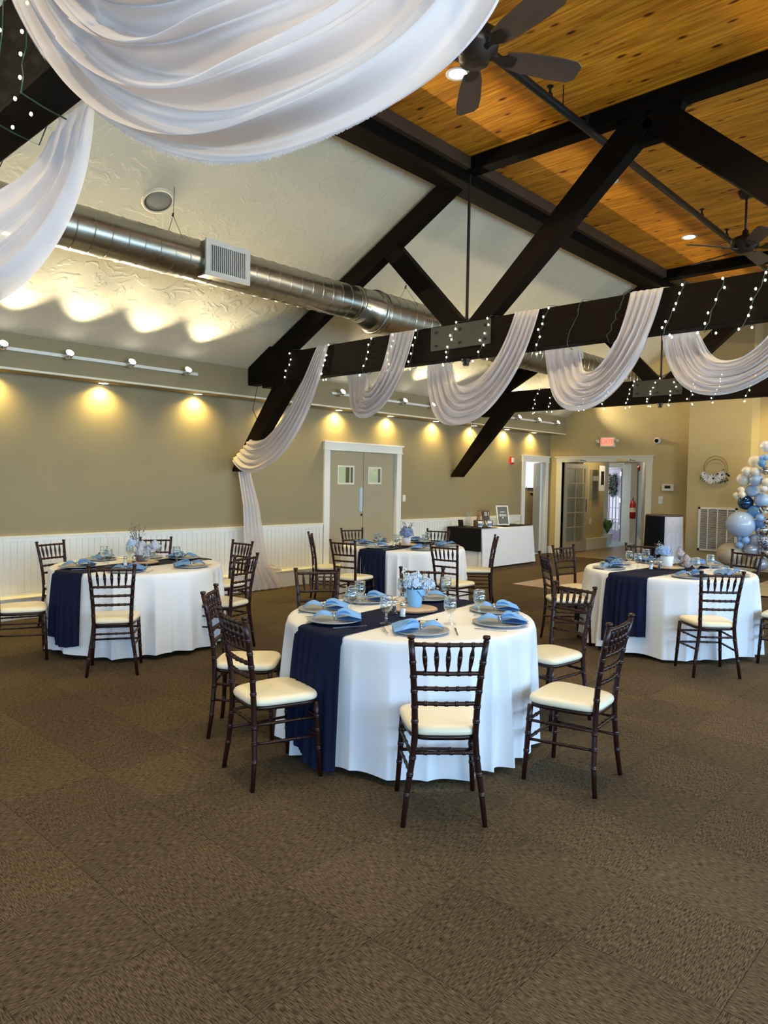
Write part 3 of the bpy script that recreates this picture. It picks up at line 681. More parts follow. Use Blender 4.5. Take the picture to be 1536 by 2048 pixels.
# ================================================================== DUCT
def duct(s):
    X = 2.6 if s == 0 else 9.4
    t = thing('air_duct', ['galvanised spiral air duct running along the left ceiling slope', 'galvanised spiral air duct along the right ceiling slope'][s], 'duct', (X, 6, 3.68))
    prof = []
    y = -4.4
    def rr(y): return .19 if y < 6.0 else (.19+.06*(y-6.0)/.3 if y < 6.3 else .25)
    def zz(y): return .02 if y < 6.0 else (.02-.043*(y-6.0)/.3 if y < 6.3 else -.023)
    b = MB(); path = []; rs = []
    while y < 15.0:
        r = rr(y)
        for dy, dr in ((0, 0), (.134, 0), (.1385, .0), (.140, .0045), (.144, .0045), (.1455, 0)):
            if 5.95 < y+dy < 6.32: dr = 0
            path.append((0, y+dy-6, zz(y+dy))); rs.append(rr(y+dy)+dr)
        y += .15
    b.tube(path, rs, 32); b.build('spiral_pipe', m_duct, t, True)
    for yy in (6.0, 6.32): MB().tube([(0, yy-6-.02, zz(yy)), (0, yy-6-.012, zz(yy)), (0, yy-6+.012, zz(yy)), (0, yy-6+.02, zz(yy))], [rr(yy)+.004, rr(yy)+.014, rr(yy)+.014, rr(yy)+.004], 32).build('flange', m_duct, t, True)
    sg = 1 if s == 0 else -1
    for yy in (1.0, 4.07, 10.9):
        vt = MB().box(min(.0, .22*sg), max(.0, .22*sg), yy-6-.24, yy-6+.24, -.155, .165).build('vent_box', m_duct, t)
        a = sorted((.22*sg, .24*sg))
        MB().box(*a, yy-6-.25, yy-6+.25, -.165, -.115).box(*a, yy-6-.25, yy-6+.25, .125, .175).box(*a, yy-6-.25, yy-6-.20, -.115, .125).box(*a, yy-6+.20, yy-6+.25, -.115, .125).build('vent_frame', m_grille, vt)
        b = MB(); a2 = sorted((.222*sg, .238*sg))
        for k in range(18): y_ = yy-6-.195+k*.0225; b.box(*a2, y_, y_+.008, -.115, .125)
        b.build('vent_slats', m_grille, vt, kind='stuff'); a3 = sorted((.221*sg, .2225*sg)); MB().box(*a3, yy-6-.2, yy-6+.2, -.115, .125).build('vent_dark', m_grilled, vt)
    for yy in (.6, 3.62, 6.9, 9.8, 12.9):
        r = rr(yy)+.004; z0 = zz(yy); top = slope_z(2.6)-3.68
        MB().tube([(-r*.8, yy-6, z0+r*.62), (0, yy-6, z0+r+.16), (r*.8, yy-6, z0+r*.62)], .003, 4).tube([(0, yy-6, z0+r+.16), (0.02, yy-6, top)], .003, 4).tube([(0, yy-6-.01, z0+r+.14), (0, yy-6, z0+r+.18)], .01, 5).build('hanger_wire', m_steel_dk, t)
duct(0); duct(1)
t = thing('ceiling_speaker', 'round grey ceiling speaker in the plaster slope above the duct', 'speaker', (2.43, 3.56, slope_z(2.43)))
o = MB().lathe([(.155, 0), (.15, -.02), (.13, -.022), (.128, -.012)], seg=28, cap=False).build('rim', m_plaster, t, True); o.rotation_euler = (0, -math.atan(SL), 0)
o = MB().lathe([(.13, -.014), (.10, -.018), (.01, -.019)], seg=28).build('mesh_cover', m_speaker, t, True); o.rotation_euler = (0, -math.atan(SL), 0)

# ================================================================== CEILING FITTINGS
def fan(loc, base, label):
    t = thing('ceiling_fan', label, 'fan', loc)
    h = ZC-loc[2]
    MB().lathe([(.02, h-.09), (.07, h-.07), (.09, h-.02), (.09, h)], seg=18).build('canopy', m_bronze, t, True)
    MB().tube([(0, 0, .1), (0, 0, h-.06)], .013, 8).build('down_rod', m_bronze, t, True)
    MB().lathe([(.03, -.10), (.09, -.09), (.10, -.05), (.14, -.03), (.15, .02), (.14, .07), (.10, .09), (.04, .11), (.03, .16), (.014, .18)], seg=22).build('motor_housing', m_bronze, t, True)
    for k in range(5):
        a = D(base+72*k)
        bl = MB(); o_ = []
        outline = [(.20, .055), (.32, .075), (.55, .085), (.66, .080), (.70, .05), (.70, -.05), (.66, -.080), (.55, -.085), (.32, -.075), (.20, -.055)]
        bl.polyZ(outline[::-1], -.004, .004)
        ob_ = bl.build('blade', m_blade, t, bevel=.002); ob_.rotation_euler = (D(-16), 0, a); ob_.location = (0, 0, -.04)
        ir = MB().polyZ([(.08, -.02), (.15, -.012), (.21, -.045), (.27, -.03), (.27, .03), (.21, .045), (.15, .012), (.08, .02)], -.012, -.004).build('blade_iron', m_bronze, ob_)
    return t
fan((6.0, 3.63, 4.26), 58, 'nearest bronze ceiling fan beside the big white drape')
fan((6.0, 8.87, 4.38), 15, 'farther bronze ceiling fan at the right edge')
t = thing('sprinkler_pipe', 'dark sprinkler pipe running under the pine ceiling', 'pipe', (5.48, 5, 4.82))
MB().tube([(0, -9, 0), (0, 9.9, 0)], .035, 12).build('main_pipe', m_steel_dk, t, True)
for y in (-3, 0.4, 1.05, 3.95, 4.85, 7.4): MB().lathe([(.03, .02), (.02, .05), (.012, .06), (.012, .10), (.03, .105), (.03, .11)], (0, y, 0), 8).build('sprinkler_head', m_steel_dk, t)
for y in (.55, 5.4, -2): MB().tube([(.04, y, 0), (.04, y, ZC-4.82)], .006, 6).build('pipe_hanger', m_steel_dk, t)
names = {4.83: 'recessed ceiling light next to the nearest fan blade', 7.6: 'recessed ceiling light beside the long truss web', 10.0: 'recessed ceiling light left of the farther fan'}
for sx in (4.95, 7.05):
    for y in (-.6, 2.2, 4.83, 7.6, 10.0, 12.9):
        lb = names.get(y, 'recessed ceiling light in the pine boards near row %s' % y) if sx < 6 else 'recessed ceiling light in the right hand row of the pine boards'
        if sx < 6 and y not in names: lb = {-.6: 'recessed ceiling light behind the viewer', 2.2: 'recessed ceiling light above the big near drape', 12.9: 'recessed ceiling light beyond the far truss'}[y]
        t = thing('recessed_light', lb, 'light', (sx, y, ZC), group='recessed lights in the right hand row' if sx > 6 else None)
        MB().lathe([(.075, -.004), (.10, -.006), (.10, .0), (.075, .0)], seg=24, cap=False).build('trim_ring', m_white, t, True)
        MB().lathe([(.074, -.003), (.01, -.0035)], seg=20).build('lens', m_glowc, t)
        light('recessed_beam', 'SPOT', (sx, y, ZC-.03), 165, (1.0, .80, .45), (sx, y, 0), angle=125, blend=.6, radius=.06)
# track lights on soffit faces
def track(s, ya, yb, heads, label, aim=True):
    sg = 1 if s == 0 else -1; X = .375 if s == 0 else 11.625
    t = thing('track_light', label, 'track light', (X, (ya+yb)/2, 2.985)); yc = (ya+yb)/2
    a = sorted((0, .03*sg)); MB().box(*a, ya-yc, yb-yc, -.018, .018).build('track', m_white, t)
    for y in heads:
        h = MB().tube([(.03*sg, y-yc, 0), (.085*sg, y-yc, .0)], .010, 6).build('lamp_stem', m_chrome, t)
        d_ = Vector((.80*sg, 0, .60)); p = Vector((.085*sg, y-yc, .0))
        MB().tube([p-d_*.05, p-d_*.03, p+d_*.05], [.018, .04, .048], 14).build('lamp_head', m_chrome, h, True)
        MB().tube([p+d_*.046, p+d_*.051], [.043, .043], 14).build('lens', m_glowc, h)
        q = p+d_*.07
        light('track_beam', 'SPOT', (X+q.x, y, 2.985+q.z), TRK*(1 if s == 0 else 1.2), (1.0, .88, .60), (X+q.x+sg*1.0, y, 2.985+q.z+.30), angle=84, blend=.6, radius=.02)
TRK = 165
HL = [[-.9, -.13, .64], [1.3, 2.08, 2.88, 3.58, 4.33, 5.10], [7.85, 8.6, 9.33, 10.1], [12.25, 12.95, 13.75, 14.55]]
LB = ['white track light on the left soffit behind the viewer', 'nearest white track light on the left soffit with chrome heads', 'white track light on the left soffit behind the draped truss', 'farthest white track light on the left soffit near the end wall']
for k, (a, b_) in enumerate(((-1.2, .9), (1.0, 5.3), (7.7, 10.4), (12.1, 14.75))):
    track(0, a, b_, HL[k], LB[k])
    track(1, a, b_, HL[k][::1 if k != 1 else 2], LB[k].replace('left', 'right'))
# downlights under soffits
lbd = ['first', 'second', 'third', 'fourth', 'fifth', 'sixth', 'seventh', 'eighth', 'ninth', 'tenth', 'eleventh']
for s in (0, 1):
    for k, y in enumerate((-2.2, -.9, .35, 1.6, 2.88, 4.17, 5.5, 6.83, 8.15, 9.4, 10.68, 11.9, 13.1, 14.2)):
        X = .09 if s == 0 else 11.91
        where = 'behind the viewer' if k < 3 else ('%s downlight from the left edge of the picture' % lbd[min(k-3, 10)] if s == 0 else '')
        t = thing('downlight', ('warm soffit downlight over the left wall, ' + where) if s == 0 else 'warm soffit downlight over the right wall', 'light', (X, y, 2.77), group='downlights over the right wall' if s else ('left downlights behind the viewer' if k < 3 else None))
        MB().lathe([(.055, -.003), (.07, -.005), (.07, 0), (.055, 0)], seg=20, cap=False).build('trim_ring', m_white, t, True)
        MB().lathe([(.054, -.002), (.01, -.003)], seg=16).build('lens', m_glow, t)
        light('downlight_beam', 'SPOT', (X, y, 2.755), 80, YEL, (X*.6 if s == 0 else 12-.07, y, 1.2), angle=150, blend=.9, radius=.035)

# ================================================================== STRING LIGHTS
def strings(Yf, wraps, label, seed, unlit=(), br=.0085, mb=None):
    R_ = random.Random(seed)
    t = thing('string_lights', label, 'string lights', (6, Yf, 3.1))
    cable = MB(); bulbs = []; run = []
    for wi_, (xt, xb) in enumerate(wraps):
        pts = []
        n = 9
        for k in range(n+1):
            f = k/n; x = xt+(xb-xt)*f+R_.uniform(-.018, .018); z = 3.315-.40*f
            pts.append(Vector((x-6, -.012+R_.uniform(-.006, 0), z-3.1)))
        p0 = pts[0]; pe = pts[-1]
        run += [Vector((p0.x+.08, .19, .22)), Vector((p0.x+.04, .08, .222))]+pts+[Vector((pe.x-.04, .08, -.185)), Vector((pe.x-.08, .19, -.18))]
        nb = R_.choice((5, 6, 6, 7))
        for k in range(nb):
            f = (k+.4+R_.uniform(-.2, .2))/nb*n; i = min(int(f), n-1); q = pts[i].lerp(pts[i+1], f-i)
            bulbs.append((q+Vector((R_.uniform(-.03, .03), -.012, 0)), wi_ in unlit))
        for k in range(2): bulbs.append((pe+Vector((R_.uniform(-.07, .07), R_.uniform(-.02, .1), -.02-R_.random()*.02)), wi_ in unlit))
    cable.tube(run, .003, 4); cable.build('cable', m_leaf, t)
    lit = MB().ball((0, 0, 0), br, 6, 4, 1, 1, 1.3).build('bulb', mb or m_bulb, t, True); first = True
    mu = None
    for q, off in bulbs:
        if off: o = MB().ball((0, 0, 0), .006, 5, 3).build('bulb', m_steel_dk, t, label='unlit bulb')
        elif first: o = lit; first = False
        else: o = lit.copy(); COL.objects.link(o)
        o.location = q
def w(xs, d=.15): return [(x, x-d) for x in xs]
strings(YT[0], w([5.45, 5.95, 6.22], .16), 'string lights wound round the nearest truss at top left', 1, br=.0055, mb=m_bulbw)
strings(YT[1], w([1.35, 2.05, 2.78, 3.16, 3.51, 4.03, 4.45, 5.11, 5.45, 5.85, 6.37, 6.70, 7.01, 7.35, 7.7, 8.1]), 'string lights wound round the middle truss chord', 2, (8, 9))
strings(YT[2], w([1.95, 2.27, 2.9, 3.3, 3.69, 4.07, 4.4, 4.70, 5.05, 5.5, 5.9, 6.3, 6.7]), 'string lights wound round the far truss chord', 3)

# ================================================================== DRAPES
def swag(name, parent, Yf, Lo, Li, Ro, Ri, zo, zi, mirror=False, nf=5, amp=.045, seed=0, fringe=False, nu=56, nv=70, topz=3.312, hk=(.05, .25, .02)):
    """cloth leaving the chord underside at Lo..Li (behind) and rising over the front face to the top at Ri..Ro"""
    R_ = random.Random(seed); ph = [R_.random()*6 for _ in range(4)]
    yb = Yf+.175; yf = Yf-.012
    def fn(u, v):
        lx = Lo+(Li-Lo)*(1-v); rx = Ri+(Ro-Ri)*v if not mirror else Ri+(Ro-Ri)*v
        zc = zi+(zo-zi)*v
        k = (zc-(2.9+3.3)/8)*8/6            # height of the inner handles for that sag
        span = rx-lx
        P0 = (lx, 2.92); P1 = (lx+span*(hk[0]+(.17-hk[0])*(1-v)), k+.02+(hk[2]-.02)*v); P2 = (rx-span*(hk[1]+(.30-hk[1])*(1-v)), k-.02-(hk[2]-.02)*v); P3 = (rx, topz)
        t = u
        if u > .97: t = 1.0
        elif u < .03: t = 0.0
        else: t = (u-.03)/.94
        a = (1-t)**3; b = 3*t*(1-t)**2; c = 3*t*t*(1-t); d = t**3
        x = a*P0[0]+b*P1[0]+c*P2[0]+d*P3[0]; z = a*P0[1]+b*P1[1]+c*P2[1]+d*P3[1]
        s_ = min(max((t-.03)/.42, 0), 1); s_ = s_*s_*(3-2*s_)
        y = yb+(yf-.02-yb)*s_
        env = math.sin(PI*min(max(t, 0), 1))**.6
        w_ = 2*PI*nf*v
        f = math.sin(w_+ph[0]+1.1*math.sin(3*t+ph[1]))+.45*math.sin(2.3*w_+ph[2]+2*t)+.2*math.sin(4.7*w_+ph[3])
        e2 = .22+.78*env
        y += amp*e2*f*(.5 if z > 2.9 else 1) - (amp*.45 if z > 2.9 else amp*.2)
        if z > 2.88 and t > .5: y = min(y, yf-.002)
        if t < .2 and z > 2.88: y = max(y, Yf+.165)
        z += amp*.35*env*math.cos(w_+ph[0])
        if u > .97: y = yf+(u-.97)/.03*.16; z = topz+.004
        if u < .03: y = yb; z = 2.92+(.03-u)/.03*.3
        if mirror: x = x
        return (x, y, z)
    b = MB().grid(fn, nu, nv)
    o = b.build(name, m_drape, parent, True)
    if fringe:
        fr = MB()
        for k in range(900):
            u = .04+.92*k/900; p = Vector(fn(u, 1.0)); q = Vector(fn(u, .98)); d_ = (p-q).normalized()
            t_ = (Vector(fn(min(u+.004, 1), 1.0))-p); l_ = R_.uniform(.006, .02)
            fr.add([p, p+t_*.5, p+d_*l_+t_*R_.uniform(-.8, 1.2)+Vector((0, 0, -.003))], [(0, 1, 2)])
        fr.build('frayed_edge', m_drape, o, kind='stuff')
    return o
dr2 = thing('ceiling_drape', 'white sheer drape swagged along the middle truss', 'drape')
specs = [(2.19, 2.56, 3.49, 3.12, 2.38, 2.68), (3.48, 3.83, 5.04, 4.77, 2.22, 2.63), (4.97, 5.34, 6.22, 5.93, 2.31, 2.66), (6.13, 6.44, 7.60, 7.28, 2.36, 2.64), (7.5, 7.85, 8.95, 8.6, 2.35, 2.64)]
for k, (lo, li, ro, ri, zo, zi) in enumerate(specs): swag('swag', dr2, YT[1], lo, li, ro, ri, zo, zi, seed=k+5)
# first swag: from chord top down to the knee brace, then wraps it and falls as a tail
def firstswag(u, v):
    R0 = (2.07-.2*(1-v), 3.312); L = (.05+.42*(1-v), 1.90+.28*(1-v))
    sag = .62+.02*v
    P1 = (L[0]+.35+.15*v, L[1]-.12-.38*v); P2 = (R0[0]-.42-.1*(1-v), 2.08-.2*v+.25*(1-v))
    t = min(max((u-.04)/.93, 0), 1)
    a = (1-t)**3; b = 3*t*(1-t)**2; c = 3*t*t*(1-t); d = t**3
    x = a*L[0]+b*P1[0]+c*P2[0]+d*R0[0]; z = a*L[1]+b*P1[1]+c*P2[1]+d*R0[1]
    env = math.sin(PI*t)**.5
    w_ = 2*PI*5.5*v
    y = YT[1]-.035-.03*env+(.035*env+.008)*(math.sin(w_+2*t)+.4*math.sin(2.2*w_+1))
    y = min(y, YT[1]-.004)
    if u < .04: y = YT[1]-.01+(.04-u)/.04*.18
    if u > .97: y = YT[1]+(u-.97)/.03*.15; z = 3.316
    return (x, y, z)
MB().grid(firstswag, 60, 60).build('swag', m_drape, dr2, True)
def tail(u, v):
    z = 1.80-1.62*u if u < .9 else 0.342-(u-.9)*0
    w_ = .10+.12*u; yy = YT[1]+.12+.16*u+(v-.5)*w_*2
    x = .12+.10*min(1, u*3)+.018*math.sin(v*2*PI*5+u*2)+.03*u
    if u > .86:
        k = (u-.86)/.14; z = .40-.385*k; x = .235+.06*k+.02*math.sin(v*2*PI*6+3*k); yy += (v-.3)*.28*k+.10*k
    else: z = 1.80-(1.40)*(u/.86)
    return (x, yy, z)
MB().grid(tail, 60, 50).build('tail', m_drape, dr2, True)
R_ = random.Random(11)
def pile(u, v):
    r = .14*(1-.6*v); a = u*2*PI
    return (.13+r*.55*math.cos(a)+.02*math.sin(a*5+v*9), YT[1]+.55+r*2.0*math.sin(a)+.02*math.cos(a*7), .25+.09*v+.02*math.sin(a*6+v*12)*(1-v))
MB().grid(pile, 48, 12, wrap=True).build('gathered_end', m_drape, dr2, True)
dr1 = thing('ceiling_drape', 'large white sheer drape hanging from the nearest truss with frayed hem', 'drape')
# mirrored orientation: left end over the front, right end under the back
swag('swag', dr1, YT[0], 7.84, 7.50, 6.012, 6.42, 2.303, 2.90, nf=4.2, amp=.045, seed=22, fringe=True, nu=110, nv=120, hk=(-.245, .401, -.164))
swag('swag', dr1, YT[0], 6.22, 5.92, 4.98, 5.30, 2.281, 2.62, nf=3.5, amp=.04, seed=24, nu=70, nv=70, hk=(.227, .264, -.139))
swag('swag', dr1, YT[0], 9.3, 8.95, 7.72, 8.02, 2.42, 2.75, nf=4, amp=.045, seed=29)

# ================================================================== CHAIRS
def chair_proto(label):
    t = thing('chiavari_chair', label, 'chair')
    def ringtube(pts, rads, rings, rr, seg=8):
        # insert raised bamboo rings along a polyline
        pts = [Vector(p) for p in pts]; L = [0]
        for i in range(1, len(pts)): L.append(L[-1]+(pts[i]-pts[i-1]).length)
        T_ = L[-1]
        def at(s):
            for i in range(1, len(pts)):
                if s <= L[i]+1e-9:
                    f = (s-L[i-1])/(L[i]-L[i-1]); return pts[i-1].lerp(pts[i], f), rads[i-1]+(rads[i]-rads[i-1])*f
            return pts[-1], rads[-1]
        S = [(x, 0) for x in L]
        for r in rings:
            s = r*T_
            S += [(s-.013, 0), (s-.009, 0), (s-.0065, rr), (s-.002, rr), (s, rr*.3), (s+.002, rr), (s+.0065, rr), (s+.009, 0), (s+.013, 0)]
        S = sorted(set(x for x in S if 0 <= x[0] <= T_))
        P = []; Rr = []
        for s, e in S:
            p, r = at(s); P.append(p); Rr.append(r+e)
        return MB().tube(P, Rr, seg)
    for s in (-1, 1):
        pts = [(s*.195, -.195, 0), (s*.178, -.178, .15), (s*.152, -.168, .33), (s*.143, -.168, .43), (s*.148, -.178, .58), (s*.160, -.205, .75), (s*.174, -.236, .895)]
        rads = [.0125, .014, .0155, .016, .0155, .015, .0145]
        ringtube(pts, rads, [.165, .27, .36, .555, .635, .72, .80, .88], .0024, 10).build('back_post', m_maho, t, True)
        c = (s*.1745, -.2375, .893)
        o_ = MB().lathe([(.014, 0), (.011, .004), (.012, .008), (.0175, .012), (.0185, .02), (.016, .027), (.006, .029)], c, 12).build('finial', m_maho, t, True)
        pts = [(s*.200, .205, 0), (s*.188, .195, .2), (s*.178, .185, .415)]
        ringtube(pts, [.0125, .015, .0165], [.38, .62, .80], .0024, 10).build('front_leg', m_maho, t, True)
        for z, z2 in ((.335, .33), (.235, .225)):
            def q(z): return (s*(.145+(.33-z)*.25 if z < .33 else s*.145)) if False else s*.15
            ringtube([(s*.157, -.170, z), (s*.186, .190, z2)], [.0085, .0085], [.3, .5, .7], .002, 6).build('stretcher', m_maho, t, True)
    ringtube([(-.152, -.169, .345), (.152, -.169, .345)], [.009, .009], [.2, .4, .6, .8], .0025, 6).build('stretcher', m_maho, t, True)
    for z in (.33, .225): ringtube([(-.185, .192, z), (0, .20, z+.0), (.185, .192, z)], [.009]*3, [.3, .7], .0025, 6).build('stretcher', m_maho, t, True)
    for z, y, x in ((.876, -.231, .172), (.735, -.203, .159), (.66, -.191, .153), (.585, -.179, .148)):
        ringtube([(-x, y, z), (0, y-.012, z), (x, y, z)], [.0105]*3, [.17, .335, .5, .665, .83], .0028, 8).build('top_rail' if z > .8 else 'back_rail', m_maho, t, True)
    for k in range(5):
        f = (k-2)/2
        xt = f*.115; xb = f*.102; yt = -.2425+abs(f)*.005; yb_ = -.2145+abs(f)*.005
        P = []; Rr = []
        for a, r in ((0, .005), (.12, .0065), (.3, .0105), (.36, .0115), (.38, .009), (.40, .0115), (.5, .0125), (.62, .0125), (.64, .009), (.66, .012), (.85, .007), (1, .005)):
            P.append((xb+(xt-xb)*a, yb_+(yt-yb_)*a, .738+.136*a)); Rr.append(r)
        MB().tube(P, Rr, 6).build('spindle', m_maho, t, True)
    def outline(sc, n=48):
        pts = []
        for k in range(n):
            a = 2*PI*k/n; cx = math.copysign(abs(math.cos(a))**.42, math.cos(a)); sy = math.copysign(abs(math.sin(a))**.42, math.sin(a))
            hw = .188+.022*sy
            pts.append((cx*hw*sc, (.015+sy*.195*1.0)*sc if False else .015+sy*.197*sc))
        return pts
    def layers(ls):
        b = MB(); n = 48; base = 0
        for sc, z in ls:
            b.v += [(x, y, z) for x, y in outline(sc)]
        for i in range(len(ls)-1):
            for k in range(n): k2 = (k+1) % n; b.f.append((i*n+k, i*n+k2, (i+1)*n+k2, (i+1)*n+k))
        b.f.append(tuple(range(n-1, -1, -1))); b.f.append(tuple(range((len(ls)-1)*n, len(ls)*n))); return b
    layers([(.93, .405), (.96, .408), (.965, .425), (.94, .428)]).build('seat_frame', m_maho, t, True)
    layers([(.94, .428), (.995, .434), (1.01, .446), (.99, .460), (.94, .468), (.8, .474), (.5, .477), (.15, .478)]).build('seat', m_seat, t, True)
    return t
SEATW = {
 't1': ('front round table', (5.68, 3.50)), 't2': ('left round table', (2.09, 3.55)), 't3': ('right round table', (5.83, 7.38)), 't4': ('rear round table', (2.35, 7.22))}
CH = [
 ('t1', 6.50, 2.79, 45, 'nearest chair with its back to us at the front table'),
 ('t1', 5.55, 2.48, 347, 'chair at the left front of the front table, seat facing right'),
 ('t1', 4.88, 2.80, 313, 'chair at the left of the front table behind the left front one'),
 ('t1', 4.56, 3.75, 237, 'left one of the two chairs behind the front table'),
 ('t1', 5.02, 4.38, 216, 'chair behind the flowers of the front table'),
 ('t1', 6.17, 4.43, 168, 'chair at the right rear of the front table, seat tucked left'),
 ('t1', 6.79, 3.62, 96, 'chair at the right front of the front table, seat facing left'),
 ('t2', 2.96, 2.87, 58, 'chair with its back to us at the left table'),
 ('t2', 1.98, 2.48, 341, 'chair cut by the left picture edge, at the left table'),
 ('t2', .94, 3.34, 288, 'chair at the left rear of the left table before the wainscot'),
 ('t2', 1.08, 4.32, 241, 'chair behind the flowers of the left table'),
 ('t2', 1.89, 4.72, 183, 'chair at the right rear of the left table near the drape tail'),
 ('t2', 2.93, 4.00, 107, 'chair at the right of the left table, seat facing left'),
 ('t3', 6.53, 6.51, 41, 'chair with its back to us at the right table'),
 ('t3', 5.05, 6.69, 315, 'chair at the left of the right table, nearer of two'),
 ('t3', 4.76, 7.51, 257, 'chair at the left rear of the right table, before the entry'),
 ('t3', 5.13, 8.36, 206, 'chair behind the glasses of the right table'),
 ('t3', 6.15, 8.42, 165, 'chair behind the right table in front of the balloons'),
 ('t3', 6.95, 7.40, 91, 'chair cut by the right picture edge, at the right table'),
 ('t4', 2.46, 6.17, 13, 'chair at the left front of the rear table, back turned to us'),
 ('t4', 1.50, 6.63, 326, 'chair seen edge on at the left of the rear table'),
 ('t4', 1.22, 7.51, 250, 'chair behind the rear table in front of the paired doors'),
 ('t4', 1.99, 8.31, 201, 'chair behind the rear table before the draped gift table'),
 ('t4', 3.61, 6.68, 8, 'chair at the right front of the rear table, back turned to us'),
 ('t4', 3.03, 7.99, 130, 'chair seen edge on at the right of the rear table')]
proto = None
for tb, x, y, a, lb in CH:
    lbl = 'dark mahogany bamboo-style ' + lb
    if proto is None:
        proto = chair_proto(lbl); tree = list(proto.children); proto.location = (x, y, 0); proto.rotation_euler = (0, 0, D(a)); proto['group'] = 'dark chairs round the tables'
    else: dup(proto, (x, y, 0), D(a), lbl, tree=tree)

# ================================================================== ROUND TABLES
ZT = .765
def cloth_r(th, z, R, ph, hem=.03):
    t = min(max((ZT-z)/(ZT-hem), 0), 1)
    fo = math.sin(17*th+ph)+.6*math.sin(26*th+ph*2.1)+.35*math.sin(9*th+ph*.7)
    e = t**.75
    w = 27*th+ph+1.9*math.sin(5*th+ph)+1.0*math.sin(8*th+1); s1 = 1-2*(abs(math.sin(w/2))**2+.004)**.42; s2 = math.sin(15*th+ph*3+math.sin(3*th)*1.5)
    q = .62*s1*(.75+.35*math.sin(4*th+2*ph))+.42*s2
    return R+.014+.030*e+.056*e*q
TAB = [('t1', 5.68, 3.50, .775, .03, 1.3), ('t2', 2.09, 3.55, .79, .04, 2.2), ('t3', 5.83, 7.38, .81, .04, 4.0), ('t4', 2.35, 7.22, .80, .05, 5.3)]
RUN = {'t1': (5.66, 5.50, .19, .03, .10), 't2': (2.26, 1.98, .185, .10, .15), 't3': (5.75, 5.9, .20, .13, .2), 't4': (2.52, 2.3, .185, .12, .15)}
def table(tb, cx, cy, R, hem, ph):
    nm = SEATW[tb][0]
    t = thing('round_table', 'round folding table hidden under the cloth of the ' + nm, 'table', (cx, cy, 0))
    MB().lathe([(R-.02, ZT-.045), (R-.012, ZT-.03), (R-.012, ZT-.012)], seg=40).build('tabletop', m_wood, t, True)
    for s in (-1, 1):
        for q in (-1, 1): MB().tube([(s*.4, q*.3, ZT-.04), (s*.42, q*.42, 0)], .014, 8).build('leg', m_steel_dk, t)
    def fn(u, v):
        th = u*2*PI
        if v < .3: r = R*(v/.3)**.8*.985; return (r*math.cos(th), r*math.sin(th), ZT)
        if v < .36: k = (v-.3)/.06; return ((R*.985+.021*math.sin(k*PI/2))*math.cos(th), (R*.985+.021*math.sin(k*PI/2))*math.sin(th), ZT-.018*(1-math.cos(k*PI/2)))
        k = (v-.36)/.64; z = ZT-.018-(ZT-.018-hem)*k
        z2 = z - (.0 if k < 1 else .0) + .012*k*math.sin(5*th+ph)
        r = cloth_r(th, z, R, ph, hem)
        return (r*math.cos(th), r*math.sin(th), max(z2, .008))
    c = MB().grid(fn, 620 if tb == 't1' else 460, 34, wrap=True).build('tablecloth', m_cloth, smooth=True)
    c.location = (cx, cy, 0)
    tag(c, 'white floor-length cloth on the ' + nm, 'tablecloth', 'white round tablecloths')
    # navy runner
    xf, xr, hw, zb1, zb2 = RUN[tb]; xf -= cx; xr -= cx
    def rn(u, v):
        w_ = (v-.5)*2*hw
        L = 2*R; D1 = ZT-zb1; D2 = .5
        s_ = -D1-R+u*(L+D1+D2)
        crease = .003*math.sin(v*2*PI*6+1.5*math.sin(u*9))+.002*math.sin(v*40+u*11)
        def topx(yy): f = (yy+R)/(2*R); return xf+(xr-xf)*f+w_
        if -R*.965 <= s_ <= R*.965:
            x = topx(s_); y = s_; r = math.hypot(x, y); z = ZT+.005+crease
            if r > R-.01: y = math.copysign(math.sqrt(max((R-.01)**2-x*x, 0)), y)
            return (x, y, z)
        sg = -1 if s_ < 0 else 1; x = topx(sg*R); d = abs(s_)-R*.965
        ye = sg*math.sqrt(max((R+.004)**2-x*x, 0)); th = math.atan2(ye, x)
        if sg < 0: dd = d/(D1+R*.035)*(ZT-zb1-.03*math.sin(v*5+ph)-.05*(1-v if tb != 't3' else v))
        else: dd = d
        z = ZT+.004-max(dd-.01, 0) if dd > .01 else ZT+.004
        z = max(z, .02)
        r = max(cloth_r(th+k_*.011, z, R, ph, hem) for k_ in range(-11, 12, 1))+.009+crease*2.2
        if z > ZT-.03: r = R+.016
        th2 = th + .02*math.sin(v*9)*min(1, d*2)
        return (r*math.cos(th2), r*math.sin(th2), z)
    rnr = MB().grid(rn, 120, 48).build('table_runner', m_navy, smooth=True); rnr.location = (cx, cy, 0)
    tag(rnr, 'navy blue runner across the ' + nm, 'table runner', 'navy table runners')
for a in TAB: table(*a)

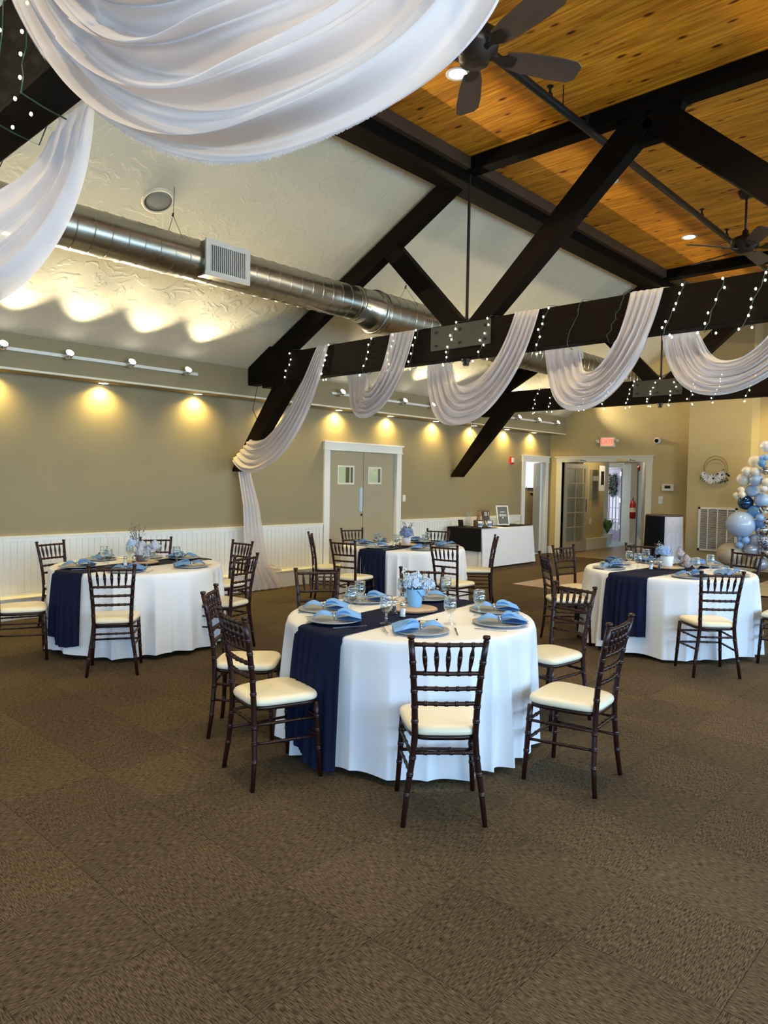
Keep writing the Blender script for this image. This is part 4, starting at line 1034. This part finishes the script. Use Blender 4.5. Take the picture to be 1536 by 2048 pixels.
# ---- place settings prototypes
def proto_charger():
    t = thing('charger_plate', 'x', 'plate')
    MB().lathe([(.10, .0), (.11, .003), (.155, .011), (.163, .014), (.165, .017), (.160, .018), (.115, .008), (.02, .006)], seg=40).build('plate_body', m_charger, t, True)
    return t
def proto_napkin(m):
    t = thing('napkin', 'x', 'napkin')
    def fan_(u, v):   # right fan
        x = .012+u*.150; w_ = .020+.085*min(1, u*1.6)*(1-.12*u); y = (v-.5)*2*w_ + .012*u
        z = .022+.038*(1-abs(v-.5)*1.2)*math.sin(PI*min(u*.9+.15, 1))+.014*math.sin(v*2*PI*2.5+.6)*(1-u*.4)
        return (x, y, max(z, .012))
    def tail_(u, v):
        x = -.010-u*.12; w_ = .018+.046*math.sin(PI*min(u*.8+.1, 1)); y = (v-.5)*2*w_-.01*u
        return (x, y, .018+.040*(1-abs(v-.5))*math.sin(PI*min(u*.85+.12, 1))+.006*math.sin(v*2*PI*2+1))
    b = MB().grid(fan_, 14, 20)
    b.grid(lambda u, v: (lambda p: (p[0], p[1]*.96, .012))(fan_(u, v)), 4, 4)
    b.grid(tail_, 10, 14)
    b.grid(lambda u, v: (.02+u*.10, -.01+(v-.5)*(.03+.10*u)+.05*u, .056+.020*math.sin(PI*u)-.03*u+.008*math.sin(v*9)), 8, 10)
    b.build('folded_cloth', m, t, True)
    MB().tube([(0, .021*math.cos(a*PI/8), .028+.019*math.sin(a*PI/8)) for a in range(17)], .0055, 6).build('napkin_ring', m_chrome, t, True)
    return t
def proto_goblet():
    t = thing('water_goblet', 'x', 'glass')
    MB().lathe([(.036, 0), (.035, .003), (.010, .008), (.006, .016), (.009, .03), (.006, .045), (.009, .062), (.026, .075), (.037, .095), (.040, .12), (.037, .145), (.037, .165), (.0355, .165), (.0355, .145), (.038, .12), (.035, .097), (.024, .079), (.004, .068)], seg=20, cap=False).build('glass_body', m_glass, t, True)
    MB().lathe([(.004, .069), (.023, .080), (.034, .097), (.037, .12), (.0355, .138), (.001, .1385)], seg=18, cap=False).build('water', m_water, t, True)
    MB().lathe([(.0372, .163), (.0376, .165), (.0365, .1665), (.0352, .165)], seg=20, cap=False).build('rim', m_chrome, t, True)
    return t
def proto_fork():
    t = thing('fork', 'x', 'cutlery')
    MB().polyZ([(-.004, -.10), (.004, -.10), (.003, .0), (.009, .03), (.010, .05), (-.010, .05), (-.009, .03), (-.003, 0)], .0, .003).build('handle', m_chrome, t)
    for k in range(4): MB().box(-.010+k*.0058, -.0075+k*.0058, .05, .09, .0, .003).build('tine', m_chrome, t)
    return t
def proto_knife():
    t = thing('knife', 'x', 'cutlery')
    MB().polyZ([(-.005, -.11), (.005, -.11), (.004, -.01), (-.004, -.01)], 0, .005).build('handle', m_chrome, t)
    MB().polyZ([(-.004, -.01), (.004, -.01), (.008, .06), (.006, .10), (-.004, .105)], .001, .003).build('blade', m_chrome, t)
    return t
def proto_shaker(content):
    t = thing('shaker', 'x', 'shaker')
    MB().lathe([(.019, 0), (.021, .003), (.019, .06), (.016, .072)], seg=8).build('glass_body', m_glass, t)
    MB().lathe([(.017, .003), (.017, .050)], seg=8).build('contents', content, t)
    MB().lathe([(.0175, .070), (.0185, .075), (.017, .088), (.008, .094)], seg=12).build('metal_cap', m_chrome, t, True)
    return t
PR = {}
def place(kind, maker, loc, rz, label, group):
    if kind not in PR:
        t = maker(); PR[kind] = (t, list(t.children)); t.location = loc; t.rotation_euler = (0, 0, rz); t['label'] = label; t['group'] = group; return t
    return dup(PR[kind][0], loc, rz, label, group, tree=PR[kind][1])
# seat descriptors: azimuth measured plate / glass positions for table one, computed elsewhere
T1P = [((6.06, 3.15), 'nearest'), ((5.53, 2.97), 'left front'), ((5.18, 3.20), 'left'), ((5.12, 3.66), 'left rear'), ((5.38, 4.03), 'rear'), ((5.97, 4.02), 'right rear'), ((6.24, 3.68), 'right')]
T1G = [(6.03, 3.46), (5.79, 3.15), (5.40, 3.24), (5.24, 3.48), (5.36, 3.79), (5.99, 3.82), (5.50, 4.10)]
def zc(tb, x, y):
    cx, cy = SEATW[tb][1]; xf, xr, hw = RUN[tb][:3]; R = [a[3] for a in TAB if a[0] == tb][0]
    f = (y-cy+R)/(2*R); return ZT+(.010 if abs(x-(xf+(xr-xf)*f)) < hw+.16 else .001)
def setting(tb, px, py, gx, gy, seat, ang, mnap, napkind):
    nm = SEATW[tb][0]; z = zc(tb, px, py)
    place('charger', proto_charger, (px, py, z), 0, 'silver grey charger plate at the %s seat of the %s' % (seat, nm), 'charger plates')
    place(napkind, lambda: proto_napkin(mnap), (px, py, z+.006), ang, 'blue napkin in a silver ring at the %s seat of the %s' % (seat, nm), 'blue napkins')
    place('goblet', proto_goblet, (gx, gy, zc(tb, gx, gy)), 0, 'cut glass water goblet for the %s seat of the %s' % (seat, nm), 'water goblets')
    cx, cy = SEATW[tb][1]; a = math.atan2(cy-py, cx-px); rgt = Vector((math.sin(a), -math.cos(a)))
    fx, fy = px-rgt.x*.205, py-rgt.y*.205; kx, ky = px+rgt.x*.205, py+rgt.y*.205
    for k, (X_, Y_) in enumerate(((fx, fy), (kx, ky))):
        if math.hypot(X_-cx, Y_-cy) > [q[3] for q in TAB if q[0] == tb][0]-.12:
            d_ = math.hypot(X_-cx, Y_-cy); s_ = ([q[3] for q in TAB if q[0] == tb][0]-.125)/d_; X_ = cx+(X_-cx)*s_; Y_ = cy+(Y_-cy)*s_
        place(['fork', 'knife'][k], [proto_fork, proto_knife][k], (X_, Y_, zc(tb, X_, Y_)+.001), a-PI/2+(-.1 if k else .1), 'silver %s at the %s seat of the %s' % (['fork', 'knife'][k], seat, nm), ['forks', 'knives'][k])
NA = [47, 45, 44, 43, 220, 40, 225]
for k, ((p_, s_), g_) in enumerate(zip(T1P, T1G)):
    setting('t1', p_[0], p_[1], g_[0], g_[1], s_, D(NA[k])+(PI if k in (0, 6) else 0), m_nap, 'napkin')
seatn = {'t2': ['nearest', 'left front', 'left rear', 'rear', 'right rear', 'right'], 't3': ['nearest', 'left', 'left rear', 'rear', 'right rear', 'right'], 't4': ['left front', 'left', 'left rear', 'right rear', 'right front', 'right']}
for tb in ('t2', 't3', 't4'):
    cx, cy = SEATW[tb][1]; R = [a[3] for a in TAB if a[0] == tb][0]; k = 0
    for c in CH:
        if c[0] != tb: continue
        a = math.atan2(c[2]-cy, c[1]-cx); px, py = cx+math.cos(a)*(R-.205), cy+math.sin(a)*(R-.205)
        gx, gy = cx+math.cos(a-.0+.38)*(R-.42), cy+math.sin(a+.38)*(R-.42)
        if math.hypot(gx-cx, gy-cy) < .3: gx, gy = cx+math.cos(a+.38)*.36, cy+math.sin(a+.38)*.36
        setting(tb, px, py, gx, gy, seatn[tb][k], D(45)+k*.7, m_nap2, 'napkin dusty'); k += 1
# ---- centrepieces
def slice_(cx, cy, tb, lb, r=.15):
    z = ZT+.012
    t = thing('wood_slice', lb, 'wood slice', (cx, cy, z))
    prof = lambda r_, z_: None
    MB().polyZ([(r*(1+.06*math.sin(3*a*PI/16+cx))*math.cos(a*PI/16), r*(1+.05*math.sin(2*a*PI/16))*math.sin(a*PI/16)) for a in range(32)], 0, .014).build('slice_face', m_wood, t, bevel=.002)
    MB().tube([(r*(1+.06*math.sin(3*a*PI/16+cx))*math.cos(a*PI/16), r*(1+.05*math.sin(2*a*PI/16))*math.sin(a*PI/16), .006) for a in range(33)], .007, 6).build('bark_edge', m_bark, t, True)
    return z+.0145
def florets(c, r, n, seed, m, parent, name='flower_head', size=.016, squash=.8):
    R_ = random.Random(seed); b = MB()
    for k in range(n):
        u = R_.random()*2*PI; w_ = R_.uniform(-.35, 1); d_ = Vector((math.cos(u)*math.sqrt(1-w_*w_), math.sin(u)*math.sqrt(1-w_*w_), w_*squash))
        p = Vector(c)+d_*r*R_.uniform(.82, 1.05); nrm = (d_+Vector((R_.gauss(0, .3), R_.gauss(0, .3), R_.gauss(0, .3)))).normalized()
        a_ = nrm.cross(Vector((.3, .2, 1))).normalized(); b_ = nrm.cross(a_); th = R_.random()*PI
        for q in range(4):
            an = th+q*PI/2; e = a_*math.cos(an)+b_*math.sin(an); f_ = a_*-math.sin(an)+b_*math.cos(an); s_ = size*R_.uniform(.8, 1.2)
            b.add([p, p+e*s_*.6+f_*s_*.42+nrm*.003, p+e*s_+nrm*.001, p+e*s_*.6-f_*s_*.42+nrm*.003], [(0, 1, 2, 3)])
    b.ball(c, r*.62, 12, 8, 1, 1, squash)
    return b.build(name, m, parent, kind='stuff')
def rose(c, r, m, parent):
    R_ = random.Random(int(c[0]*1000)); b = MB()
    for k in range(26):
        rr = r*(.25+.75*k/26); a0 = k*2.4; tilt = .2+.9*k/26
        def pf(u, v, rr=rr, a0=a0, tilt=tilt):
            a = a0+(u-.5)*1.5; q = rr*(.45+.55*v*math.sin(tilt)+.06*math.sin(9*u+k)); return (c[0]+q*math.cos(a), c[1]+q*math.sin(a), c[2]-r*.35+v*r*(1.1-.75*(k/26))+.008*math.sin(u*14))
        b.grid(pf, 6, 3)
    return b.build('rose', m, parent, True)
def vase(cx, cy, z, label, mpot, kind):
    t = thing('flower_vase', label, 'flowers', (cx, cy, z))
    if kind == 1:
        MB().lathe([(.042, 0), (.044, .004), (.060, .115), (.063, .118), (.060, .120), (.050, .10)], seg=24).build('bucket', mpot, t, True)
        MB().tube([(.062*math.cos(a), .062*math.sin(a), .112-.07*math.sin((a+.6)/PI*PI)) for a in [(-.6+i*PI/14) for i in range(15)]], .002, 5).build('bucket_handle', m_steel_dk, t)
        florets((-.01, -.01, .155), .062, 170, 5, m_floret, t); florets((.062, .055, .145), .05, 110, 6, m_floret, t); florets((-.04, .05, .18), .045, 80, 8, m_floret, t)
        sp_h = .235
    elif kind == 2:
        MB().lathe([(.05, 0), (.065, .02), (.065, .07), (.05, .09)], seg=20).build('jar', m_twig, t, True)
        florets((-.10, -.05, .17), .05, 110, 9, m_floret, t)
        for c in ((.0, .0, .15), (.07, .04, .12), (.06, -.05, .10), (.12, .07, .16), (0.03, .02, .07)): rose(c, .075, m_rose, t)
        sp_h = .34
    elif kind == 3:
        MB().lathe([(.055, 0), (.058, .01), (.066, .10), (.062, .105)], seg=24).build('pot', m_whitepot, t, True)
        florets((-.03, -.03, .15), .075, 190, 12, mat('soft blue petals', (.38, .5, .72), .7, var=.3, vscale=30), t)
        for c in ((.10, .08, .14), (.15, .13, .08), (.16, .12, .02)): rose(c, .06, m_rosep, t)
        MB().lathe([(.04, 0), (.042, .08), (.014, .15), (.014, .20)], (.06, .16, 0), 14).build('glass_bottle', m_glass, t, True)
        sp_h = .22
    else:
        MB().lathe([(.05, 0), (.06, .08), (.055, .09)], seg=20).build('pot', m_rose, t, True)
        florets((0, 0, .14), .09, 240, 15, mat('grey blue petals', (.24, .32, .52), .7, var=.5, vscale=40), t, squash=1.0)
        sp_h = .28
    R_ = random.Random(kind*17); b = MB(); g = MB()
    for k in range(11 if kind != 3 else 4):
        a = R_.random()*2*PI; h = sp_h*R_.uniform(.75, 1.05); ox = -.08 if kind == 2 else 0
        p0 = Vector((ox, 0, .1)); p1 = Vector((ox+math.cos(a)*.04, math.sin(a)*.04, h*.7)); p2 = Vector((ox+math.cos(a)*.08, math.sin(a)*.08, h))
        b.tube([p0, p1, p2], .0018, 4)
        for j in range(9):
            q = p1.lerp(p2, R_.random()*1.1)+Vector((R_.gauss(0, .012), R_.gauss(0, .012), R_.gauss(0, .012))); g.ball(q, R_.uniform(.003, .006), 5, 3)
    b.build('stems', m_twig if kind in (2, 4) else m_leaf, t, kind='stuff'); g.build('blossom_sprigs', m_floretw if kind in (1, 3) else m_twig, t, kind='stuff')
z = slice_(5.60, 3.62, 't1', 'pale wood slice under the blue bucket on the front table'); vase(5.58, 3.66, z, 'sky blue bucket of pale blue hydrangea on the front table', m_bucket, 1)
z = slice_(2.08, 3.60, 't2', 'pale wood slice under the flowers of the left table'); vase(2.08, 3.60, z, 'blue and grey-white rose centrepiece with twigs on the left table', m_whitepot, 2)
z = slice_(5.80, 7.44, 't3', 'pale wood slice under the flowers of the right table'); vase(5.78, 7.46, z, 'white pot of blue flowers and dusty roses on the right table', m_whitepot, 3)
z = slice_(2.38, 7.25, 't4', 'pale wood slice under the flowers of the rear table'); vase(2.38, 7.25, z, 'round grey-blue flower ball on the rear table', m_whitepot, 4)
for tb, x, y in (('t1', 5.71, 3.39), ('t2', 2.20, 3.36), ('t3', 5.72, 7.20), ('t4', 2.36, 7.02)):
    nm = SEATW[tb][0]
    place('salt', lambda: proto_shaker(m_salt), (x, y, ZT+.010), .2, 'glass salt shaker with metal cap on the ' + nm, 'salt shakers')
    dx, dy = (.07, .05) if tb != 't1' else (-.13, -.02)
    if tb == 't1': dx, dy = -.10, .03
    place('pepper', lambda: proto_shaker(m_pepper), (x+dx, y+dy, ZT+.010), .5, 'glass pepper shaker with metal cap on the ' + nm, 'pepper shakers')
# acrylic table sign on the front table
t = thing('acrylic_sign', 'small clear acrylic sign with white script on the front table', 'sign', (5.28, 4.13, ZT+.011), D(45))
MB().box(-.065, .065, -.002, .002, 0, .11).build('acrylic_pane', m_plain, t); MB().box(-.066, .066, -.012, .012, 0, .006).build('foot', m_plain, t)
pts = [(-.045+.09*k/40, -.0035, .038+.022*math.sin(k*.95)*(1 if k % 13 < 9 else .3)) for k in range(41)]
MB().tube(pts, .0018, 4).build('white_script', m_letter, t)
# loose stirrers cluster on front table
for k, (x, y, a, l_) in enumerate(((5.90, 3.33, .4, .10), (5.93, 3.36, .6, .12), (5.88, 3.37, .25, .11), (5.95, 3.33, .9, .09), (5.86, 3.31, .1, .10), (5.94, 3.39, 1.1, .08))):
    t = thing('berry_pick', 'thin dark pick from the loose bundle behind the nearest plate of the front table', 'pick', (x, y, ZT+.003), a, 'dark picks on the front table')
    MB().tube([(-l_/2, 0, .003*k), (l_/2, 0, .002+.003*k)], .002, 5).build('stem', m_chrome, t); MB().ball((l_/2, 0, .004+.003*k), .006, 8, 5).build('berry', m_black, t, True)

# ================================================================== GIFT TABLE (rectangular)
RX0, RX1, RY0, RY1 = .12, .90, 11.10, 12.95
t = thing('folding_table', 'long folding table under white cloth beside the left wall', 'table', (.51, 12.02, 0))
MB().box(-.37, .37, -.9, .9, .72, .755).build('tabletop', m_wood, t)
for s in (-1, 1):
    for q in (-1, 1): MB().tube([(s*.3, q*.7, .72), (s*.3, q*.75, 0)], .013, 8).build('leg', m_steel_dk, t)
def rc(u, v):
    th = u*2*PI; n = .12
    cx_ = math.copysign(abs(math.cos(th))**n, math.cos(th)); sy_ = math.copysign(abs(math.sin(th))**n, math.sin(th))
    hx, hy = .39, .925
    if v < .25: k = v/.25; return (.51+cx_*hx*k, 12.025+sy_*hy*k, .763)
    k = (v-.25)/.75; z = .763-.735*k
    e = .008+.02*k+.012*k*(math.sin(14*th)+.6*math.sin(23*th+1)); cn = (abs(math.cos(th)*math.sin(th))*2)**6*.03*k
    return (max(.022, .51+cx_*(hx+e+cn)), 12.025+sy_*(hy+e+cn), z)
c = MB().grid(rc, 240, 24, wrap=True).build('tablecloth', m_cloth, smooth=True); tag(c, 'long white cloth over the gift table by the left wall', 'tablecloth')
def bl(u, v):
    x = .135+.80*u; s_ = v*1.02
    if s_ < .585: return (x, 11.62-s_, .772+.002*math.sin(u*30))
    d_ = s_-.585; return (x, 11.035-.012*math.sin(u*25), max(.772-d_, .3))
c = MB().grid(bl, 30, 40).build('black_overlay', m_black, smooth=True); tag(c, 'black cloth laid over the near end of the gift table', 'cloth')
c = MB().box(.30, .86, 11.95, 12.93, .767, .778).build('black_tray', m_black, bevel=.004); tag(c, 'flat black tray under the framed sign on the gift table', 'tray')
# framed sign
t = thing('framed_sign', 'white framed grey sign leaning on the gift table', 'sign', (.60, 12.28, .780), D(62))
fr = [MB().box(-.135, .135, -.01, .01, 0, .022), MB().box(-.135, .135, -.01, .01, .378, .40), MB().box(-.135, -.112, -.01, .01, .022, .378), MB().box(.112, .135, -.01, .01, .022, .378)]
a = MB()
for f_ in fr: a.add(f_.v, f_.f)
sg_ = a.build('frame', m_white, t); sg_.rotation_euler = (D(-14), 0, 0)
bd_ = MB().box(-.112, .112, -.002, .006, .022, .378).build('board', m_chalk, t); bd_.rotation_euler = (D(-14), 0, 0)
b = MB(); R_ = random.Random(4)
for z_, x0, x1 in ((.27, -.05, .05), (.215, -.08, .08), (.19, -.08, .08)):
    x = x0
    while x < x1: ww = R_.uniform(.008, .016); b.box(x, x+ww, -.006, -.003, z_-.009, z_+R_.uniform(.004, .012)); x += ww+.006
b.ball((.0, -.005, .150), .014, 10, 6, 1, .3, 1)
tx = b.build('chalk_lettering', m_letter, t); tx.rotation_euler = (D(-14), 0, 0)
# framed clear picture left of it
t = thing('acrylic_block', 'clear acrylic block standing left of the framed sign', 'frame', (.50, 12.0, .780), D(62))
MB().box(-.13, .13, -.008, .008, 0, .15).build('clear_panel', m_plain, t); MB().box(-.13, .13, -.012, .012, 0, .012).build('base_strip', m_white, t)
t = thing('shell_cluster', 'cream shell-like cluster right of the framed sign', 'decoration', (.66, 12.72, .780))
for k in range(16):
    a = k*2.4; daisy((.045*math.cos(a)*math.sqrt(k/16), .06*math.sin(a)*math.sqrt(k/16), .03+.02*(1-k/16)), .035, R_, 7).build('petal_shell', m_cream, t)
MB().ball((0, 0, .025), .05, 12, 6, 1, 1.3, .5).build('core', m_cream, t, True)
# dark wooden crate with white rings and B1-like letters
t = thing('wooden_crate', 'dark box with white letters stacked on the gift table', 'box', (.45, 11.78, .770), D(62))
MB().box(-.17, .17, -.09, .09, 0, .115).build('crate', m_pepper, t, bevel=.004)
text('letter_mark', 'O', .12, m_letter, t, (-.08, -.092, .058), (PI/2, 0, 0)); text('letter_mark', 'W', .12, m_letter, t, (.06, -.092, .058), (PI/2, 0, 0))
t = thing('letter_board', 'small dark board with white B1 lettering leaning on the dark box', 'board', (.46, 11.86, .887), D(62))
MB().box(-.08, .08, -.01, .01, 0, .19).build('board', m_pepper, t).rotation_euler = (D(-10), 0, 0)
o = text('lettering', 'B1', .11, m_letter, t, (0, -.036, .12), (PI/2-D(10), 0, 0))
t = thing('figurine', 'brown wooden figurine standing on the dark box', 'figurine', (.42, 11.66, .887), 0)
MB().lathe([(.04, 0), (.042, .02), (.03, .05), (.036, .10), (.030, .15), (.020, .17)], seg=14).build('body', m_bark, t, True)
MB().ball((0, 0, .195), .026, 12, 8).build('head', m_bark, t, True)
MB().tube([(.03, 0, .14), (.05, -.02, .09), (.02, -.04, .08)], .009, 6).build('arm', m_bark, t, True)
for k, (x, y, lb) in enumerate(((.66, 11.38, 'left'), (.74, 11.58, 'right'))):
    t = thing('jar_candle', 'white jar with blue print, the %s one of two on the gift table' % lb, 'jar', (x, y, .776))
    MB().lathe([(.042, 0), (.044, .005), (.040, .05), (.044, .115)], seg=18).build('jar_body', m_whitepot, t, True)
    MB().lathe([(.0425, .02), (.0412, .05), (.0425, .07)], seg=18, cap=False).build('blue_print', m_nap2, t, True)
    MB().lathe([(.045, .115), (.046, .12), (.044, .135)], seg=18).build('lid', m_steel_dk if k == 0 else m_nap2, t, True)
t = thing('glass_vase', 'tall clear ribbed glass vase at the near end of the gift table', 'vase', (.48, 11.25, .776))
MB().lathe([(.045, 0), (.045, .01), (.040, .12), (.050, .27), (.052, .30)], seg=12, cap=False).build('vase_body', m_glass, t); MB().lathe([(.001, .004), (.043, .005)], seg=12).build('vase_base', m_glass, t)
t = thing('black_book_stand', 'small black stand leaning left of the glass vase', 'stand', (.34, 11.2, .776), D(50))
MB().box(-.05, .05, -.004, .004, 0, .14).build('board', m_black, t).rotation_euler = (D(-25), 0, 0); MB().box(-.05, .05, 0, .06, 0, .006).build('foot', m_black, t)

# ================================================================== LINEN STAND and BALLOONS
t = thing('cocktail_table', 'tall round cocktail table under the linens by the entry', 'table', (3.12, 14.1, 0))
MB().lathe([(.33, 1.03), (.34, 1.035), (.34, 1.055), (.33, 1.06)], seg=32).build('tabletop', m_pepper, t, True)
MB().tube([(0, 0, .02), (0, 0, 1.03)], .035, 10).build('pedestal', m_steel_dk, t)
def linen(a0, a1, m, nm, lb):
    def f(u, v):
        th = a0+(a1-a0)*u; k = v; r = .345+.012*math.sin(17*th)*k+.02*k; return (3.12+r*math.cos(th), 14.1+r*math.sin(th), 1.03-1.0*k)
    o = MB().grid(f, 80, 16).build(nm, m, smooth=True); tag(o, lb, 'linen')
linen(D(140), D(292), m_black, 'black_linen', 'black linen hanging on the left of the tall round table')
linen(D(294), D(495), m_rose, 'grey_linen', 'pale grey linen hanging on the right of the tall round table')
BC = {'pearl': ((.74, .72, .70), .25, .1), 'ivory': ((.80, .72, .58), .25, 0), 'sky': ((.26, .45, .78), .18, 0), 'mid': ((.10, .27, .55), .16, 0), 'silver': ((.62, .63, .68), .08, 1), 'pale': ((.40, .54, .75), .2, 0),
      'cream': ((.82, .74, .54), .25, 0), 'navy': ((.02, .08, .20), .08, .8), 'marble': ((.4, .38, .34), .2, 0), 'grey': ((.42, .47, .52), .15, .2), 'confetti': ((.05, .07, .14), .15, 0), 'beige': ((.50, .40, .26), .25, 0)}
BM = {}
for k, (c, r, me_) in BC.items():
    BM[k] = mat('latex ' + k, c, r, me_, var=.9 if k in ('marble', 'confetti') else .03, vscale=5 if k == 'marble' else (22 if k == 'confetti' else 4), coat=.6)
    if k in ('marble', 'confetti'):
        n = BM[k].node_tree.nodes; l = BM[k].node_tree.links
        nz = [q for q in n if q.type == 'TEX_NOISE'][0]; nz.inputs['Distortion'].default_value = 2
        r_ = n.new('ShaderNodeValToRGB'); r_.color_ramp.elements[0].position = .48; r_.color_ramp.elements[1].position = .54
        mx = [q for q in n if q.type == 'MIX'][0]; l.new(nz.outputs['Fac'], r_.inputs[0]); l.new(r_.outputs[0], mx.inputs[0])
        mx.inputs[6].default_value = (.03, .03, .03, 1) if k == 'marble' else (.02, .03, .08, 1); mx.inputs[7].default_value = (.85, .8, .7, 1) if k == 'marble' else (.5, .55, .65, 1)
BL = [(4.91,14.1,2.36,.112,'pearl','topmost pearl balloon of the column at the picture edge'),(4.73,14.1,2.09,.117,'ivory','upper ivory balloon just right of the chase corner'),(4.88,13.95,2.15,.053,'sky','left small sky blue balloon of the top pair'),(4.95,13.95,2.16,.058,'sky','right small sky blue balloon of the top pair'),(4.9,13.90,2.05,.071,'mid','small deep blue balloon under the top sky pair'),(4.95,13.95,1.92,.08,'silver','upper chrome silver balloon at the picture edge'),(4.64,13.95,1.91,.09,'ivory','smaller ivory balloon above the pair of cream and pale blue'),(4.79,13.95,1.9,.089,'ivory','ivory balloon tucked under the upper ivory one'),(4.56,14.05,1.76,.123,'ivory','large ivory balloon on the left of the column'),(4.79,14.0,1.76,.117,'pale','pale blue balloon right of the large ivory one'),(4.97,13.95,1.72,.08,'cream','cream yellow balloon at the picture edge'),(4.56,13.95,1.57,.063,'cream','top one of three small cream balloons on the left'),(4.48,13.95,1.47,.064,'cream','leftmost of three small cream balloons'),(4.59,13.90,1.49,.063,'cream','right one of three small cream balloons'),(4.7,14.1,1.56,.118,'pale','pale blue balloon above the dark blue chrome one'),(4.93,13.95,1.6,.071,'pearl','small pearl balloon above a pale blue oval one'),(4.6,14.1,1.34,.137,'navy','dark blue chrome balloon'),(4.87,14.1,1.4,.135,'pale','pale blue balloon right of the dark blue chrome one'),(4.75,14.1,1.18,.127,'mid','medium blue balloon under the dark blue chrome one'),(4.96,13.90,1.23,.08,'marble','black and white marbled balloon'),(4.57,13.95,.95,.254,'pale','largest pale blue balloon'),(4.9,13.90,1.09,.071,'sky','small sky blue balloon under the marbled one'),(4.89,14.0,.99,.098,'mid','medium blue balloon right of the largest one'),(4.99,13.95,1.03,.071,'silver','small chrome balloon under the marbled one'),(4.9,14.1,.86,.126,'silver','large chrome silver balloon right of the largest blue'),(4.79,14.1,.66,.131,'grey','grey blue balloon below the chrome silver one'),(4.98,13.95,.67,.107,'confetti','clear balloon full of dark confetti'),(4.58,13.92,.69,.054,'sky','small lilac blue balloon right under the largest one'),(4.68,13.90,.67,.072,'sky','middle small blue balloon under the largest one'),(4.58,13.90,.58,.068,'sky','lowest small blue balloon under the largest one'),(4.72,14.1,.49,.145,'grey','grey balloon behind the chair back'),(4.39,14.0,.39,.23,'beige','large beige balloon low beside the grille'),(4.97,14.1,.47,.125,'silver','lower chrome silver balloon at the picture edge'),(4.88,14.1,.24,.126,'grey','lowest grey balloon near the floor')]
for x, y, z_, r, c, lb in BL:
    t = thing('balloon', lb, 'balloon', (x, y, z_), 0, 'balloon column')
    MB().ball((0, 0, 0), r, 28, 18, 1, 1, .97 if r < .2 else .94).build('latex_body', BM[c], t, True)
    MB().lathe([(.012, 0), (.004, .010), (.009, .02)], (0, 0, -r*.97-.012), 8).build('knot', BM[c], t, True)
print('objects', len(bpy.data.objects), 'tris', sum(len(o.data.polygons) for o in bpy.data.objects if o.type == 'MESH'))
